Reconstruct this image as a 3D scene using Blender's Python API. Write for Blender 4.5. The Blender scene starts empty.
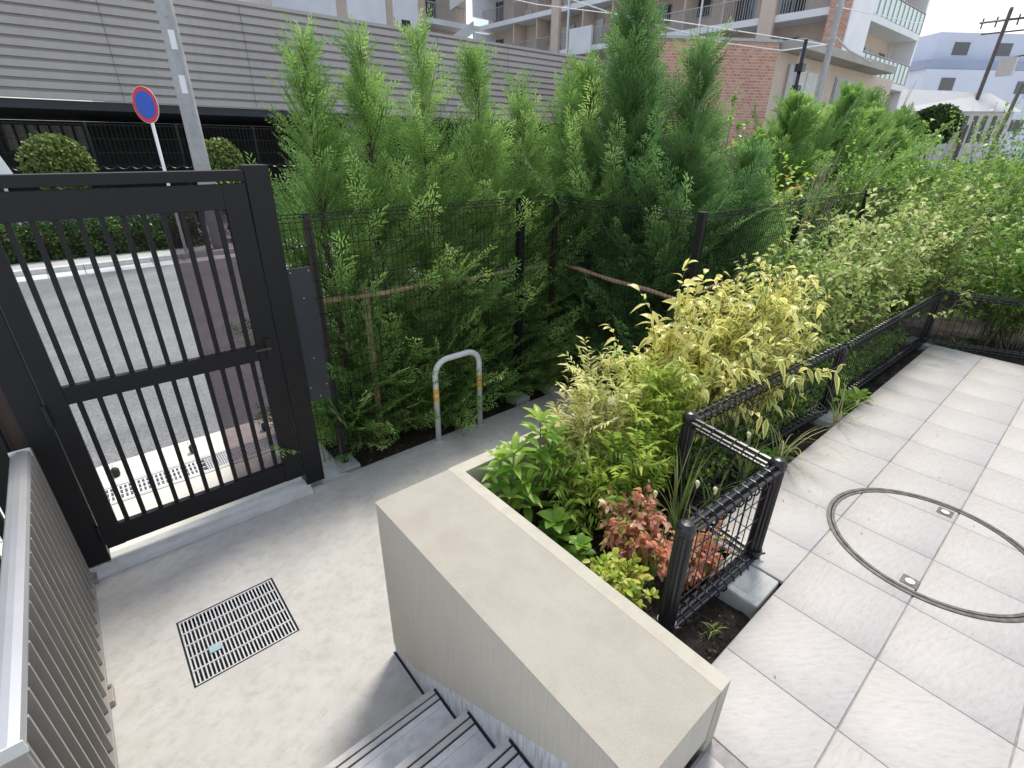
import bpy, math, random
import numpy as np
from mathutils import Matrix, Vector
random.seed(7)
RN = np.random.default_rng(11)
PI = math.pi
scene = bpy.context.scene
COL = scene.collection

# ------------------------------------------------------------------ node materials
def new_mat(name):
    m = bpy.data.materials.new(name); m.use_nodes = True
    nt = m.node_tree; nt.nodes.clear()
    out = nt.nodes.new('ShaderNodeOutputMaterial')
    b = nt.nodes.new('ShaderNodeBsdfPrincipled')
    nt.links.new(b.outputs[0], out.inputs[0])
    return m, nt, b, out

def ramp(nt, fac, stops):
    r = nt.nodes.new('ShaderNodeValToRGB')
    while len(r.color_ramp.elements) < len(stops): r.color_ramp.elements.new(0.5)
    for e, (p, c) in zip(r.color_ramp.elements, stops):
        e.position = p; e.color = (*c, 1)
    nt.links.new(fac, r.inputs[0]); return r.outputs[0]

def noise(nt, scale, detail=4, rough=.55, vec=None, dist=0):
    n = nt.nodes.new('ShaderNodeTexNoise'); n.inputs['Scale'].default_value = scale
    n.inputs['Detail'].default_value = detail; n.inputs['Roughness'].default_value = rough
    n.inputs['Distortion'].default_value = dist
    if vec is not None: nt.links.new(vec, n.inputs['Vector'])
    return n.outputs['Fac']

def coords(nt, scale=(1, 1, 1), rot=(0, 0, 0)):
    g = nt.nodes.new('ShaderNodeNewGeometry')
    m = nt.nodes.new('ShaderNodeMapping'); m.inputs['Scale'].default_value = scale
    m.inputs['Rotation'].default_value = rot
    nt.links.new(g.outputs['Position'], m.inputs['Vector']); return m.outputs[0]

def mixc(nt, fac, a, b, mode='MIX'):
    n = nt.nodes.new('ShaderNodeMix'); n.data_type = 'RGBA'; n.blend_type = mode
    for s, v in ((n.inputs[0], fac), (n.inputs[6], a), (n.inputs[7], b)):
        if isinstance(v, (int, float)): s.default_value = v
        elif isinstance(v, tuple): s.default_value = (*v, 1)
        else: nt.links.new(v, s)
    return n.outputs[2]

def bump(nt, b, h, strength=.3, dist=.01):
    n = nt.nodes.new('ShaderNodeBump'); n.inputs['Strength'].default_value = strength
    n.inputs['Distance'].default_value = dist
    nt.links.new(h, n.inputs['Height']); nt.links.new(n.outputs[0], b.inputs['Normal'])

def simple(name, c, rough=.5, metal=0, var=.12, scale=8, bumps=0, spec=.5):
    m, nt, b, o = new_mat(name)
    v = coords(nt)
    n = noise(nt, scale, 5, .6, v)
    lo = tuple(x * (1 - var) for x in c); hi = tuple(min(1, x * (1 + var)) for x in c)
    nt.links.new(ramp(nt, n, [(.3, lo), (.7, hi)]), b.inputs['Base Color'])
    b.inputs['Roughness'].default_value = rough; b.inputs['Metallic'].default_value = metal
    b.inputs['Specular IOR Level'].default_value = spec
    if bumps: bump(nt, b, noise(nt, scale * 8, 3, .6, v), bumps, .004)
    return m

def concrete(name, c, stain, dark, sc=1.0, speck=.5, bmp=.25, rough=.85, spotc=(.25, .23, .2), sdir=(1, 1.5, 1)):
    m, nt, b, o = new_mat(name)
    v = coords(nt); base = ramp(nt, noise(nt, 1.3 * sc, 8, .62, v, .15), [(.28, dark), (.5, c), (.75, tuple(min(1, x * 1.08) for x in c))])
    st = ramp(nt, noise(nt, 4.5 * sc, 7, .7, coords(nt, sdir), .35), [(.46, (0, 0, 0)), (.72, (.85, .85, .85))])
    col = mixc(nt, st, base, stain)
    sp = ramp(nt, noise(nt, 38 * sc, 3, .6, v), [(.66, (0, 0, 0)), (.76, (speck,) * 3)])
    col = mixc(nt, sp, col, spotc)
    fn = ramp(nt, noise(nt, 220 * sc, 2, .6, v), [(.3, (.86,) * 3), (.7, (1, 1, 1))])
    col = mixc(nt, 1.0, col, fn, 'MULTIPLY')
    nt.links.new(col, b.inputs['Base Color']); b.inputs['Roughness'].default_value = rough
    bump(nt, b, noise(nt, 120 * sc, 5, .7, v), bmp, .003)
    return m

M = {}
M['landing'] = concrete('landing concrete', (.47, .458, .435), (.37, .35, .31), (.43, .417, .39), 3.4, .6, sdir=(1,1.2,1))
M['stair'] = concrete('stair concrete', (.62, .625, .63), (.42, .425, .43), (.47, .475, .48), 3.8, .8)
M['nosing'] = concrete('nosing concrete', (.50, .49, .47), (.38, .36, .33), (.42, .41, .40), 3, .3)
M['kerb'] = concrete('kerb concrete', (.58, .58, .565), (.46, .44, .40), (.48, .48, .465), 2, .4)
M['footing'] = concrete('footing concrete', (.43, .44, .42), (.31, .31, .285), (.35, .36, .34), 5, .3)
M['pavement'] = concrete('pavement concrete', (.74, .71, .64), (.60, .56, .48), (.64, .61, .55), 1, .3)
M['rim'] = concrete('rim render', (.46, .43, .355), (.385, .355, .29), (.40, .372, .305), 1.8, .25, .35)
M['wire'] = simple('dull black wire', (.010, .013, .013), .75, 0, .2, 20, spec=.2)
M['black'] = simple('black painted steel', (.008, .009, .012), .32, .0, .2, 20)
M['blackgate'] = simple('dark bronze gate paint', (.0065, .0068, .0085), .5, 0, .15, 12, spec=.35)
M['plate'] = simple('slate plate', (.022, .027, .036), .4, 0, .1, 10)
M['bronze'] = simple('bronze panel', (.060, .042, .034), .45, .2, .12, 5)
M['darkbronze'] = simple('dark bronze post', (.028, .022, .02), .5, .1, .15, 12)
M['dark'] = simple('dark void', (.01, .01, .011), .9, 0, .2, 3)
M['steel'] = simple('galvanised steel', (.52, .53, .54), .5, .35, .14, 30)
M['bikewhite'] = simple('worn white steel', (.68, .69, .69), .42, .0, .08, 30)
M['yellow'] = simple('yellow tape', (.72, .42, .04), .5, 0, .1, 40)
M['handrail'] = simple('champagne aluminium', (.55, .55, .56), .33, .6, .04, 8)
M['fin'] = simple('beige aluminium fins', (.34, .32, .295), .38, .4, .07, 5)
M['bolt'] = simple('steel bolt', (.45, .44, .42), .35, .9, .1, 30)
M['rubber'] = simple('black rubber', (.01, .01, .01), .7, 0, .1, 30)
M['ring'] = simple('weathered ring steel', (.10, .095, .088), .5, .55, .45, 26, .3)
M['tag'] = simple('pale blue tag', (.27, .37, .41), .6, 0, .15, 60)
M['darkpole'] = simple('dark weathered pole', (.075, .065, .062), .85, 0, .25, 3)
M['bamboo'] = simple('weathered bamboo', (.36, .24, .15), .7, 0, .3, 18)
M['trunk'] = simple('brown bark', (.10, .065, .045), .9, 0, .35, 40, .5)
M['stem'] = simple('green brown stem', (.16, .14, .07), .8, 0, .35, 40)
M['stemdry'] = simple('dry straw stem', (.42, .36, .24), .8, 0, .25, 40)
M['polec'] = concrete('spun concrete pole', (.42, .43, .43), (.34, .33, .32), (.34, .34, .34), 2, .4)
M['white'] = simple('white paint', (.78, .79, .80), .5, 0, .04, 10)
M['offwhite'] = simple('off white render', (.76, .77, .80), .7, 0, .06, 1.2)
M['beigewall'] = simple('beige tile wall', (.56, .46, .39), .75, 0, .07, 1.5)
M['paleblue'] = simple('pale blue grey wall', (.50, .55, .66), .7, 0, .06, .3)
M['slab'] = simple('painted slab edge', (.70, .72, .74), .7, 0, .07, 1.0)
M['eave'] = simple('weathered eave', (.36, .34, .31), .7, 0, .1, 1)
M['railing'] = simple('grey balcony railing', (.40, .40, .41), .5, .3, .1, 6)
M['roofwhite'] = simple('pale sheet roof', (.52, .52, .52), .5, 0, .05, 1)
M['signblue'] = simple('sign blue', (.02, .09, .48), .4, 0, .04, 4)
M['signred'] = simple('sign red', (.62, .03, .04), .4, 0, .04, 4)
M['redtip'] = simple('foxtail seed', (.55, .56, .30), .9, 0, .2, 90)
M['condenser'] = simple('condenser casing', (.55, .54, .51), .5, 0, .05, 10)
M['asphalt'] = None
M['curtain'] = simple('pale curtain', (.62, .63, .60), .8, 0, .12, 6)

def glassmat(name, c, rough=.08, alpha=None):
    m, nt, b, o = new_mat(name)
    b.inputs['Base Color'].default_value = (*c, 1); b.inputs['Roughness'].default_value = rough
    b.inputs['Specular IOR Level'].default_value = .8
    if alpha is not None:
        tr = nt.nodes.new('ShaderNodeBsdfTransparent'); tr.inputs[0].default_value = (*alpha, 1)
        mx = nt.nodes.new('ShaderNodeMixShader'); mx.inputs[0].default_value = .10
        nt.links.new(tr.outputs[0], mx.inputs[1]); nt.links.new(b.outputs[0], mx.inputs[2]); nt.links.new(mx.outputs[0], o.inputs[0])
    return m
M['window'] = glassmat('dark window glass', (.05, .055, .06))
M['balglass'] = glassmat('pale green balcony glass', (.58, .70, .64), .25)
M['tint'] = glassmat('smoked acrylic', (.05, .04, .035), .1, (.60, .56, .59))

def mat_asphalt():
    m, nt, b, o = new_mat('asphalt'); v = coords(nt)
    c = ramp(nt, noise(nt, .8, 6, .6, v), [(.3, (.19, .195, .20)), (.7, (.24, .245, .25))])
    c = mixc(nt, 1.0, c, ramp(nt, noise(nt, 1.0, 6, .65, coords(nt, (.25, 1.6, 1))), [(.35, (.84,) * 3), (.6, (1.04,) * 3)]), 'MULTIPLY')
    c = mixc(nt, 1.0, c, ramp(nt, noise(nt, 55, 4, .8, v), [(.38, (.55,) * 3), (.62, (1.15,) * 3)]), 'MULTIPLY')
    nt.links.new(c, b.inputs['Base Color']); b.inputs['Roughness'].default_value = .85
    bump(nt, b, noise(nt, 90, 4, .7, v), .5, .006); return m
M['asphalt'] = mat_asphalt()

def mat_cap():      # trowelled sand render on top of the stair wall
    m, nt, b, o = new_mat('sand render cap'); v = coords(nt)
    c = ramp(nt, noise(nt, 2.2, 6, .6, v), [(.3, (.355, .33, .282)), (.7, (.395, .368, .318))])
    c = mixc(nt, 1.0, c, ramp(nt, noise(nt, 260, 3, .8, v), [(.3, (.80,) * 3), (.65, (1.06,) * 3)]), 'MULTIPLY')
    c = mixc(nt, 1.0, c, ramp(nt, noise(nt, 5, 7, .7, v, .3), [(.35, (.90, .885, .86)), (.6, (1, 1, 1))]), 'MULTIPLY')
    sp = ramp(nt, noise(nt, 45, 2, .5, v), [(.73, (0, 0, 0)), (.77, (.6,) * 3)])
    c = mixc(nt, sp, c, (.30, .28, .25))
    nt.links.new(c, b.inputs['Base Color']); b.inputs['Roughness'].default_value = .9
    bump(nt, b, noise(nt, 210, 4, .8, v), .6, .003); return m
M['cap'] = mat_cap()

def mat_side():     # combed vertical render on the wall faces
    m, nt, b, o = new_mat('combed wall render'); v = coords(nt, (90, 90, 4))
    n = noise(nt, 1.2, 4, .6, v)
    c = ramp(nt, n, [(.3, (.46, .42, .35)), (.7, (.52, .48, .405))])
    c = mixc(nt, 1.0, c, ramp(nt, noise(nt, 1.5, 4, .6, coords(nt)), [(.3, (.93,) * 3), (.7, (1.04,) * 3)]), 'MULTIPLY')
    nt.links.new(c, b.inputs['Base Color']); b.inputs['Roughness'].default_value = .9
    bump(nt, b, n, .5, .003); return m
M['side'] = mat_side()

def mat_stringer():  # pale band with drip streaks below the render
    m, nt, b, o = new_mat('streaked stringer'); v = coords(nt, (60, 60, 5))
    c = ramp(nt, noise(nt, 1.0, 4, .6, v), [(.36, (.42, .39, .33)), (.5, (.56, .58, .60)), (.8, (.70, .72, .74))])
    nt.links.new(c, b.inputs['Base Color']); b.inputs['Roughness'].default_value = .85; return m
M['stringer'] = mat_stringer()

def mat_tile():
    m, nt, b, o = new_mat('porcelain paving')
    at = nt.nodes.new('ShaderNodeAttribute'); at.attribute_name = 'tint'
    g = nt.nodes.new('ShaderNodeNewGeometry')
    vr = nt.nodes.new('ShaderNodeVectorRotate'); vr.rotation_type = 'Z_AXIS'
    ml = nt.nodes.new('ShaderNodeMath'); ml.operation = 'MULTIPLY'; ml.inputs[1].default_value = .9
    nt.links.new(at.outputs['Fac'], ml.inputs[0]); nt.links.new(ml.outputs[0], vr.inputs['Angle'])
    nt.links.new(g.outputs['Position'], vr.inputs['Vector'])
    ad = nt.nodes.new('ShaderNodeVectorMath'); ad.operation = 'MULTIPLY_ADD'
    ad.inputs[1].default_value = (13.0, 46.0, 1)
    cb = nt.nodes.new('ShaderNodeCombineXYZ'); m5 = nt.nodes.new('ShaderNodeMath'); m5.operation = 'MULTIPLY'; m5.inputs[1].default_value = 37.0
    nt.links.new(at.outputs['Fac'], m5.inputs[0]); nt.links.new(m5.outputs[0], cb.inputs[0]); nt.links.new(m5.outputs[0], cb.inputs[1])
    nt.links.new(vr.outputs[0], ad.inputs[0]); nt.links.new(cb.outputs[0], ad.inputs[2])
    n = noise(nt, 1.5, 9, .74, ad.outputs[0], .35)
    c = ramp(nt, n, [(.24, (.28, .26, .24)), (.42, (.375, .356, .339)), (.58, (.412, .394, .378)), (.8, (.44, .422, .405))])
    hv = ramp(nt, at.outputs['Fac'], [(0, (.965,) * 3), (1, (1.015,) * 3)])
    c = mixc(nt, 1.0, c, hv, 'MULTIPLY')
    sp = ramp(nt, noise(nt, 26, 3, .6, g.outputs['Position']), [(.70, (0, 0, 0)), (.8, (.35,) * 3)])
    c = mixc(nt, sp, c, (.38, .34, .29))
    nt.links.new(c, b.inputs['Base Color']); b.inputs['Roughness'].default_value = .6
    bump(nt, b, n, .25, .004); return m
M['tile'] = mat_tile()
M['grout'] = simple('grout', (.26, .25, .24), .9, 0, .2, 30)

def mat_soil():
    m, nt, b, o = new_mat('dark planting soil'); v = coords(nt)
    c = ramp(nt, noise(nt, 30, 6, .75, v), [(.3, (.012, .009, .007)), (.55, (.035, .026, .019)), (.75, (.08, .058, .04))])
    nt.links.new(c, b.inputs['Base Color']); b.inputs['Roughness'].default_value = .95
    bump(nt, b, noise(nt, 45, 6, .8, v), 1.0, .02); return m
M['soil'] = mat_soil()

def mat_brick():
    m, nt, b, o = new_mat('pink brick tile')
    g = nt.nodes.new('ShaderNodeNewGeometry'); sx = nt.nodes.new('ShaderNodeSeparateXYZ'); nt.links.new(g.outputs['Position'], sx.inputs[0])
    ad = nt.nodes.new('ShaderNodeMath'); ad.operation = 'SUBTRACT'; nt.links.new(sx.outputs[0], ad.inputs[0]); nt.links.new(sx.outputs[1], ad.inputs[1])
    cb = nt.nodes.new('ShaderNodeCombineXYZ'); nt.links.new(ad.outputs[0], cb.inputs[0]); nt.links.new(sx.outputs[2], cb.inputs[1])
    br = nt.nodes.new('ShaderNodeTexBrick'); nt.links.new(cb.outputs[0], br.inputs['Vector'])
    br.inputs['Scale'].default_value = 1; br.inputs['Brick Width'].default_value = .22; br.inputs['Row Height'].default_value = .095
    br.inputs['Mortar Size'].default_value = .012
    br.inputs['Color1'].default_value = (.40, .17, .11, 1); br.inputs['Color2'].default_value = (.56, .31, .23, 1); br.inputs['Mortar'].default_value = (.5, .42, .36, 1)
    nt.links.new(br.outputs[0], b.inputs['Base Color']); b.inputs['Roughness'].default_value = .7; return m
M['brick'] = mat_brick()

def mat_clad():
    m, nt, b, o = new_mat('profiled cladding'); v = coords(nt)
    c = ramp(nt, noise(nt, .35, 5, .5, v), [(.3, (.37, .345, .33)), (.7, (.42, .395, .375))])
    c = mixc(nt, 1.0, c, ramp(nt, noise(nt, 1.2, 5, .7, coords(nt, (7, 7, .35))), [(.3, (.93,) * 3), (.7, (1.03,) * 3)]), 'MULTIPLY')
    nt.links.new(c, b.inputs['Base Color']); b.inputs['Roughness'].default_value = .5; b.inputs['Metallic'].default_value = .0; return m
M['clad'] = mat_clad()

def leafmat(name, stops, rough=.45, trans=.35, edge=None, spec=.4):
    """leaf colour by per-leaf 'tint'; edge=(colour, start) paints a variegated margin from the per-vertex 'edge'"""
    m, nt, b, o = new_mat(name)
    at = nt.nodes.new('ShaderNodeAttribute'); at.attribute_name = 'tint'
    c = ramp(nt, at.outputs['Fac'], stops)
    if edge:
        e = nt.nodes.new('ShaderNodeAttribute'); e.attribute_name = 'edge'
        f = ramp(nt, e.outputs['Fac'], [(edge[1], (0, 0, 0)), (min(1, edge[1] + .15), (1, 1, 1))])
        c = mixc(nt, f, c, edge[0])
    nt.links.new(c, b.inputs['Base Color']); b.inputs['Roughness'].default_value = rough
    b.inputs['Specular IOR Level'].default_value = spec
    t = nt.nodes.new('ShaderNodeBsdfTranslucent'); nt.links.new(c, t.inputs[0])
    mx = nt.nodes.new('ShaderNodeMixShader'); mx.inputs[0].default_value = trans
    nt.links.new(b.outputs[0], mx.inputs[1]); nt.links.new(t.outputs[0], mx.inputs[2]); nt.links.new(mx.outputs[0], o.inputs[0])
    return m
L = {}
L['conifer'] = leafmat('light conifer foliage', [(0, (.11, .23, .055)), (.5, (.23, .40, .10)), (1, (.43, .59, .19))], .6, .50)
L['coniferdark'] = leafmat('deep conifer foliage', [(0, (.075, .175, .06)), (.5, (.15, .29, .09)), (1, (.29, .45, .15))], .6, .50)
L['lance'] = leafmat('fresh lance leaf', [(0, (.10, .24, .035)), (.5, (.20, .38, .05)), (1, (.42, .55, .08))], .35, .50)
L['mahonia'] = leafmat('fine fresh green leaf', [(0, (.11, .26, .035)), (.5, (.27, .45, .055)), (1, (.56, .64, .12))], .4, .50)
L['mahoniayellow'] = leafmat('fine cream green leaf', [(0, (.26, .36, .07)), (.5, (.56, .60, .16)), (1, (.84, .80, .38))], .45, .50)
L['nandred'] = leafmat('coral nandina leaf', [(0, (.22, .34, .07)), (.22, (.50, .46, .16)), (.45, (.74, .27, .18)), (.7, (.84, .46, .34)), (1, (.86, .72, .52))], .4, .50)
L['nandyel'] = leafmat('lime nandina leaf', [(0, (.22, .38, .05)), (.5, (.46, .56, .08)), (.85, (.68, .66, .18)), (1, (.64, .34, .16))], .4, .50)
L['varieg'] = leafmat('variegated leaf', [(0, (.17, .29, .12)), (.3, (.33, .44, .13)), (.5, (.70, .70, .22)), (1, (.90, .86, .48))], .3, .50, ((.92, .84, .27), .45), .6)
L['cream'] = leafmat('cream green leaf', [(0, (.12, .25, .05)), (.45, (.27, .42, .10)), (.8, (.55, .62, .22)), (1, (.76, .76, .40))], .4, .50)
L['green'] = leafmat('small green leaf', [(0, (.08, .19, .035)), (.5, (.18, .36, .06)), (1, (.40, .56, .11))], .35, .50)
L['hedge'] = leafmat('hedge leaf', [(0, (.02, .05, .015)), (.6, (.04, .09, .02)), (1, (.08, .16, .03))], .4, .25)
L['bush'] = leafmat('olive bush leaf', [(0, (.06, .11, .025)), (.6, (.14, .20, .05)), (1, (.26, .33, .09))], .4, .25)
L['grass'] = leafmat('grass blade', [(0, (.12, .22, .04)), (.6, (.28, .36, .10)), (1, (.52, .47, .24))], .5, .4)
L['litter'] = leafmat('dry leaf litter', [(0, (.10, .06, .03)), (.6, (.24, .16, .08)), (1, (.30, .30, .12))], .9, 0)
L['mulch'] = leafmat('bark mulch', [(0, (.010, .007, .005)), (.7, (.045, .028, .018)), (.9, (.10, .065, .04)), (1, (.26, .20, .12))], .9, 0)

# ------------------------------------------------------------------ mesh builder
class MB:
    def __init__(s): s.v = []; s.f = []; s.tint = []; s.edge = []; s.has = False
    def add(s, vs, fs):
        o = len(s.v); s.v += [tuple(map(float, p)) for p in vs]; s.f += [tuple(o + i for i in f) for f in fs]
        return s
    def box(s, x0, x1, y0, y1, z0, z1):
        return s.add([(x0,y0,z0),(x1,y0,z0),(x1,y1,z0),(x0,y1,z0),(x0,y0,z1),(x1,y0,z1),(x1,y1,z1),(x0,y1,z1)],
              [(0,3,2,1),(4,5,6,7),(0,1,5,4),(1,2,6,5),(2,3,7,6),(3,0,4,7)])
    def prism(s, poly, axis, a, b):
        """polygon in the two other axes, extruded from a to b along axis"""
        n = len(poly)
        def P(u, w, t): return {'x': (t, u, w), 'y': (u, t, w), 'z': (u, w, t)}[axis]
        vs = [P(u, w, a) for u, w in poly] + [P(u, w, b) for u, w in poly]
        return s.add(vs, [tuple(range(n)), tuple(range(2*n-1, n-1, -1))] + [(i, i+n, (i+1) % n + n, (i+1) % n) for i in range(n)])
    def tube(s, pts, r, n=6, cap=True):
        pts = [Vector(p) for p in pts]; rs = r if isinstance(r, (list, tuple)) else [r] * len(pts)
        vs = []; prev = None
        for i, p in enumerate(pts):
            d = (pts[min(i+1, len(pts)-1)] - pts[max(i-1, 0)]).normalized()
            if prev is None:
                a = d.orthogonal().normalized()
            else:
                a = (prev - d * prev.dot(d)).normalized()
            prev = a; c = d.cross(a)
            for k in range(n):
                t = 2*PI*(k+.5)/n; vs.append(p + (a*math.cos(t) + c*math.sin(t)) * rs[i])
        fs = [(i*n+k, i*n+(k+1) % n, (i+1)*n+(k+1) % n, (i+1)*n+k) for i in range(len(pts)-1) for k in range(n)]
        if cap: fs += [tuple(range(n-1, -1, -1)), tuple(range((len(pts)-1)*n, len(pts)*n))]
        return s.add(vs, fs)
    def disc(s, c, r, axis, th, n=32):
        poly = [(math.cos(2*PI*k/n)*r, math.sin(2*PI*k/n)*r) for k in range(n)]
        if axis == 'y': poly = [(c[0]+u, c[2]+w) for u, w in poly]; return s.prism(poly, 'y', c[1], c[1]+th)
        poly = [(c[0]+u, c[1]+w) for u, w in poly]; return s.prism(poly, 'z', c[2], c[2]+th)
    def lathe(s, x, y, prof, n=20, flute=0):
        vs = []
        for r, z in prof:
            for k in range(n):
                rr = r * (1 - flute * (k % 2)); vs.append((x + rr*math.cos(2*PI*k/n), y + rr*math.sin(2*PI*k/n), z))
        m = len(prof)
        fs = [(i*n+k, i*n+(k+1) % n, (i+1)*n+(k+1) % n, (i+1)*n+k) for i in range(m-1) for k in range(n)]
        fs += [tuple(range(n-1, -1, -1)), tuple(range((m-1)*n, m*n))]
        return s.add(vs, fs)

def link_mesh(name, me, mat, parent=None):
    o = bpy.data.objects.new(name, me); COL.objects.link(o)
    if mat is not None: me.materials.append(mat)
    if parent is not None: o.parent = parent
    return o

def wloc(o):
    p = Vector((0, 0, 0))
    while o is not None: p = p + o.location; o = o.parent
    return p

def build(mb, name, mat, parent=None, smooth=False, bevel=0):
    off = wloc(parent) if parent is not None else Vector((0, 0, 0))
    base = off
    if parent is None:
        A = np.array(mb.v); c = (A.min(0) + A.max(0)) / 2; base = Vector((c[0], c[1], A[:, 2].min()))
    me = bpy.data.meshes.new(name)
    me.from_pydata([(p[0]-base.x, p[1]-base.y, p[2]-base.z) for p in mb.v], [], mb.f)
    if smooth: me.polygons.foreach_set('use_smooth', [True] * len(me.polygons))
    me.update()
    o = link_mesh(name, me, mat, parent)
    if parent is None: o.location = base
    if bevel:
        b = o.modifiers.new('bevel', 'BEVEL'); b.width = bevel; b.segments = 2; b.limit_method = 'ANGLE'
    return o

def build_np(V, F, tint, edge, name, mat, parent=None, smooth=True, loc=None):
    """numpy path: V (n,3), F (m,k) polygons of equal size"""
    base = np.array(wloc(parent)) if parent is not None else (np.array(loc) if loc is not None else np.zeros(3))
    me = bpy.data.meshes.new(name); n, (m, k) = len(V), F.shape
    me.vertices.add(n); me.vertices.foreach_set('co', (V - base).astype(np.float32).ravel())
    me.loops.add(m*k); me.loops.foreach_set('vertex_index', F.astype(np.int32).ravel())
    me.polygons.add(m); me.polygons.foreach_set('loop_start', np.arange(0, m*k, k, dtype=np.int32))
    me.polygons.foreach_set('loop_total', np.full(m, k, dtype=np.int32))
    if smooth: me.polygons.foreach_set('use_smooth', np.ones(m, dtype=bool))
    for nm, arr in (('tint', tint), ('edge', edge)):
        if arr is not None:
            a = me.attributes.new(nm, 'FLOAT', 'POINT'); a.data.foreach_set('value', arr.astype(np.float32))
    me.update(calc_edges=True); me.validate()
    o = link_mesh(name, me, mat, parent)
    if parent is None and loc is not None: o.location = loc
    return o

def tag(o, label, cat, group=None):
    o['label'] = label; o['category'] = cat
    if group: o['group'] = group
    return o
def thing(name, loc, label, cat, group=None):
    o = bpy.data.objects.new(name, None); COL.objects.link(o); o.location = loc; o.empty_display_size = .1
    return tag(o, label, cat, group)
def struct(o): o['kind'] = 'structure'; return o
def stuff(o, label, cat):
    tag(o, label, cat); o['kind'] = 'stuff'; return o

# ------------------------------------------------------------------ leaves
def norm(a): return a / np.maximum(np.linalg.norm(a, axis=1, keepdims=True), 1e-9)
LANCE_U = np.array([0, .12, .35, .62, .85, 1.0]); LANCE_W = np.array([.04, .45, 1.0, .82, .36, .0])
def leaf_template(kind):
    if kind == 'dia':   # small folded diamond
        u = np.array([0, .45, 1, .45]); v = np.array([0, 1, 0, -1]); F = np.array([[0, 1, 2, 3]])
        return u, v, F
    U, W = LANCE_U, LANCE_W
    if kind == 'oval': W = np.array([.05, .75, 1.0, .98, .62, .0])
    if kind == 'blade': W = np.array([.6, .9, 1.0, .8, .45, .0])
    u = np.repeat(U, 3); v = (W[:, None] * np.array([-1, 0, 1])[None, :]).ravel()
    F = []
    for i in range(len(U)-1):
        a = i*3; F += [[a, a+1, a+4, a+3], [a+1, a+2, a+5, a+4]]
    return u, v, np.array(F)
def leaves(P, D, Nn, Ln, Wd, tint, kind='dia', droop=.0, fold=.15):
    """P base, D direction, Nn approx normal, Ln length, Wd half width"""
    u, v, F = leaf_template(kind); n = len(P); k = len(u)
    D = norm(D); S = norm(np.cross(D, Nn)); Nv = np.cross(S, D)
    Ln = np.broadcast_to(Ln, n)[:, None, None]; Wd = np.broadcast_to(Wd, n)[:, None, None]; dr = np.broadcast_to(droop, n)[:, None, None]
    uu = u[None, :, None]; vv = v[None, :, None]
    V = P[:, None, :] + Ln*uu*D[:, None, :] + Wd*vv*S[:, None, :] + (np.abs(vv)*Wd*fold*2)*Nv[:, None, :] - dr*Ln*uu**2*np.array([0, 0, 1.0])
    FF = (F[None] + (np.arange(n)*k)[:, None, None]).reshape(-1, F.shape[1])
    e = np.tile(np.abs(v) if kind == 'dia' else np.tile([1, 0, 1], len(LANCE_U)).astype(float), n)
    return V.reshape(-1, 3), FF, np.repeat(tint, k), e
def join(parts):
    o = 0; Vs, Fs, Ts, Es = [], [], [], []
    for V, F, t, e in parts:
        Vs.append(V); Fs.append(F+o); Ts.append(t); Es.append(e); o += len(V)
    return np.concatenate(Vs), np.concatenate(Fs), np.concatenate(Ts), np.concatenate(Es)
def rdir(n, up=0.0):
    d = RN.normal(size=(n, 3)); d = norm(d); d[:, 2] += up; return norm(d)

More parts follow.
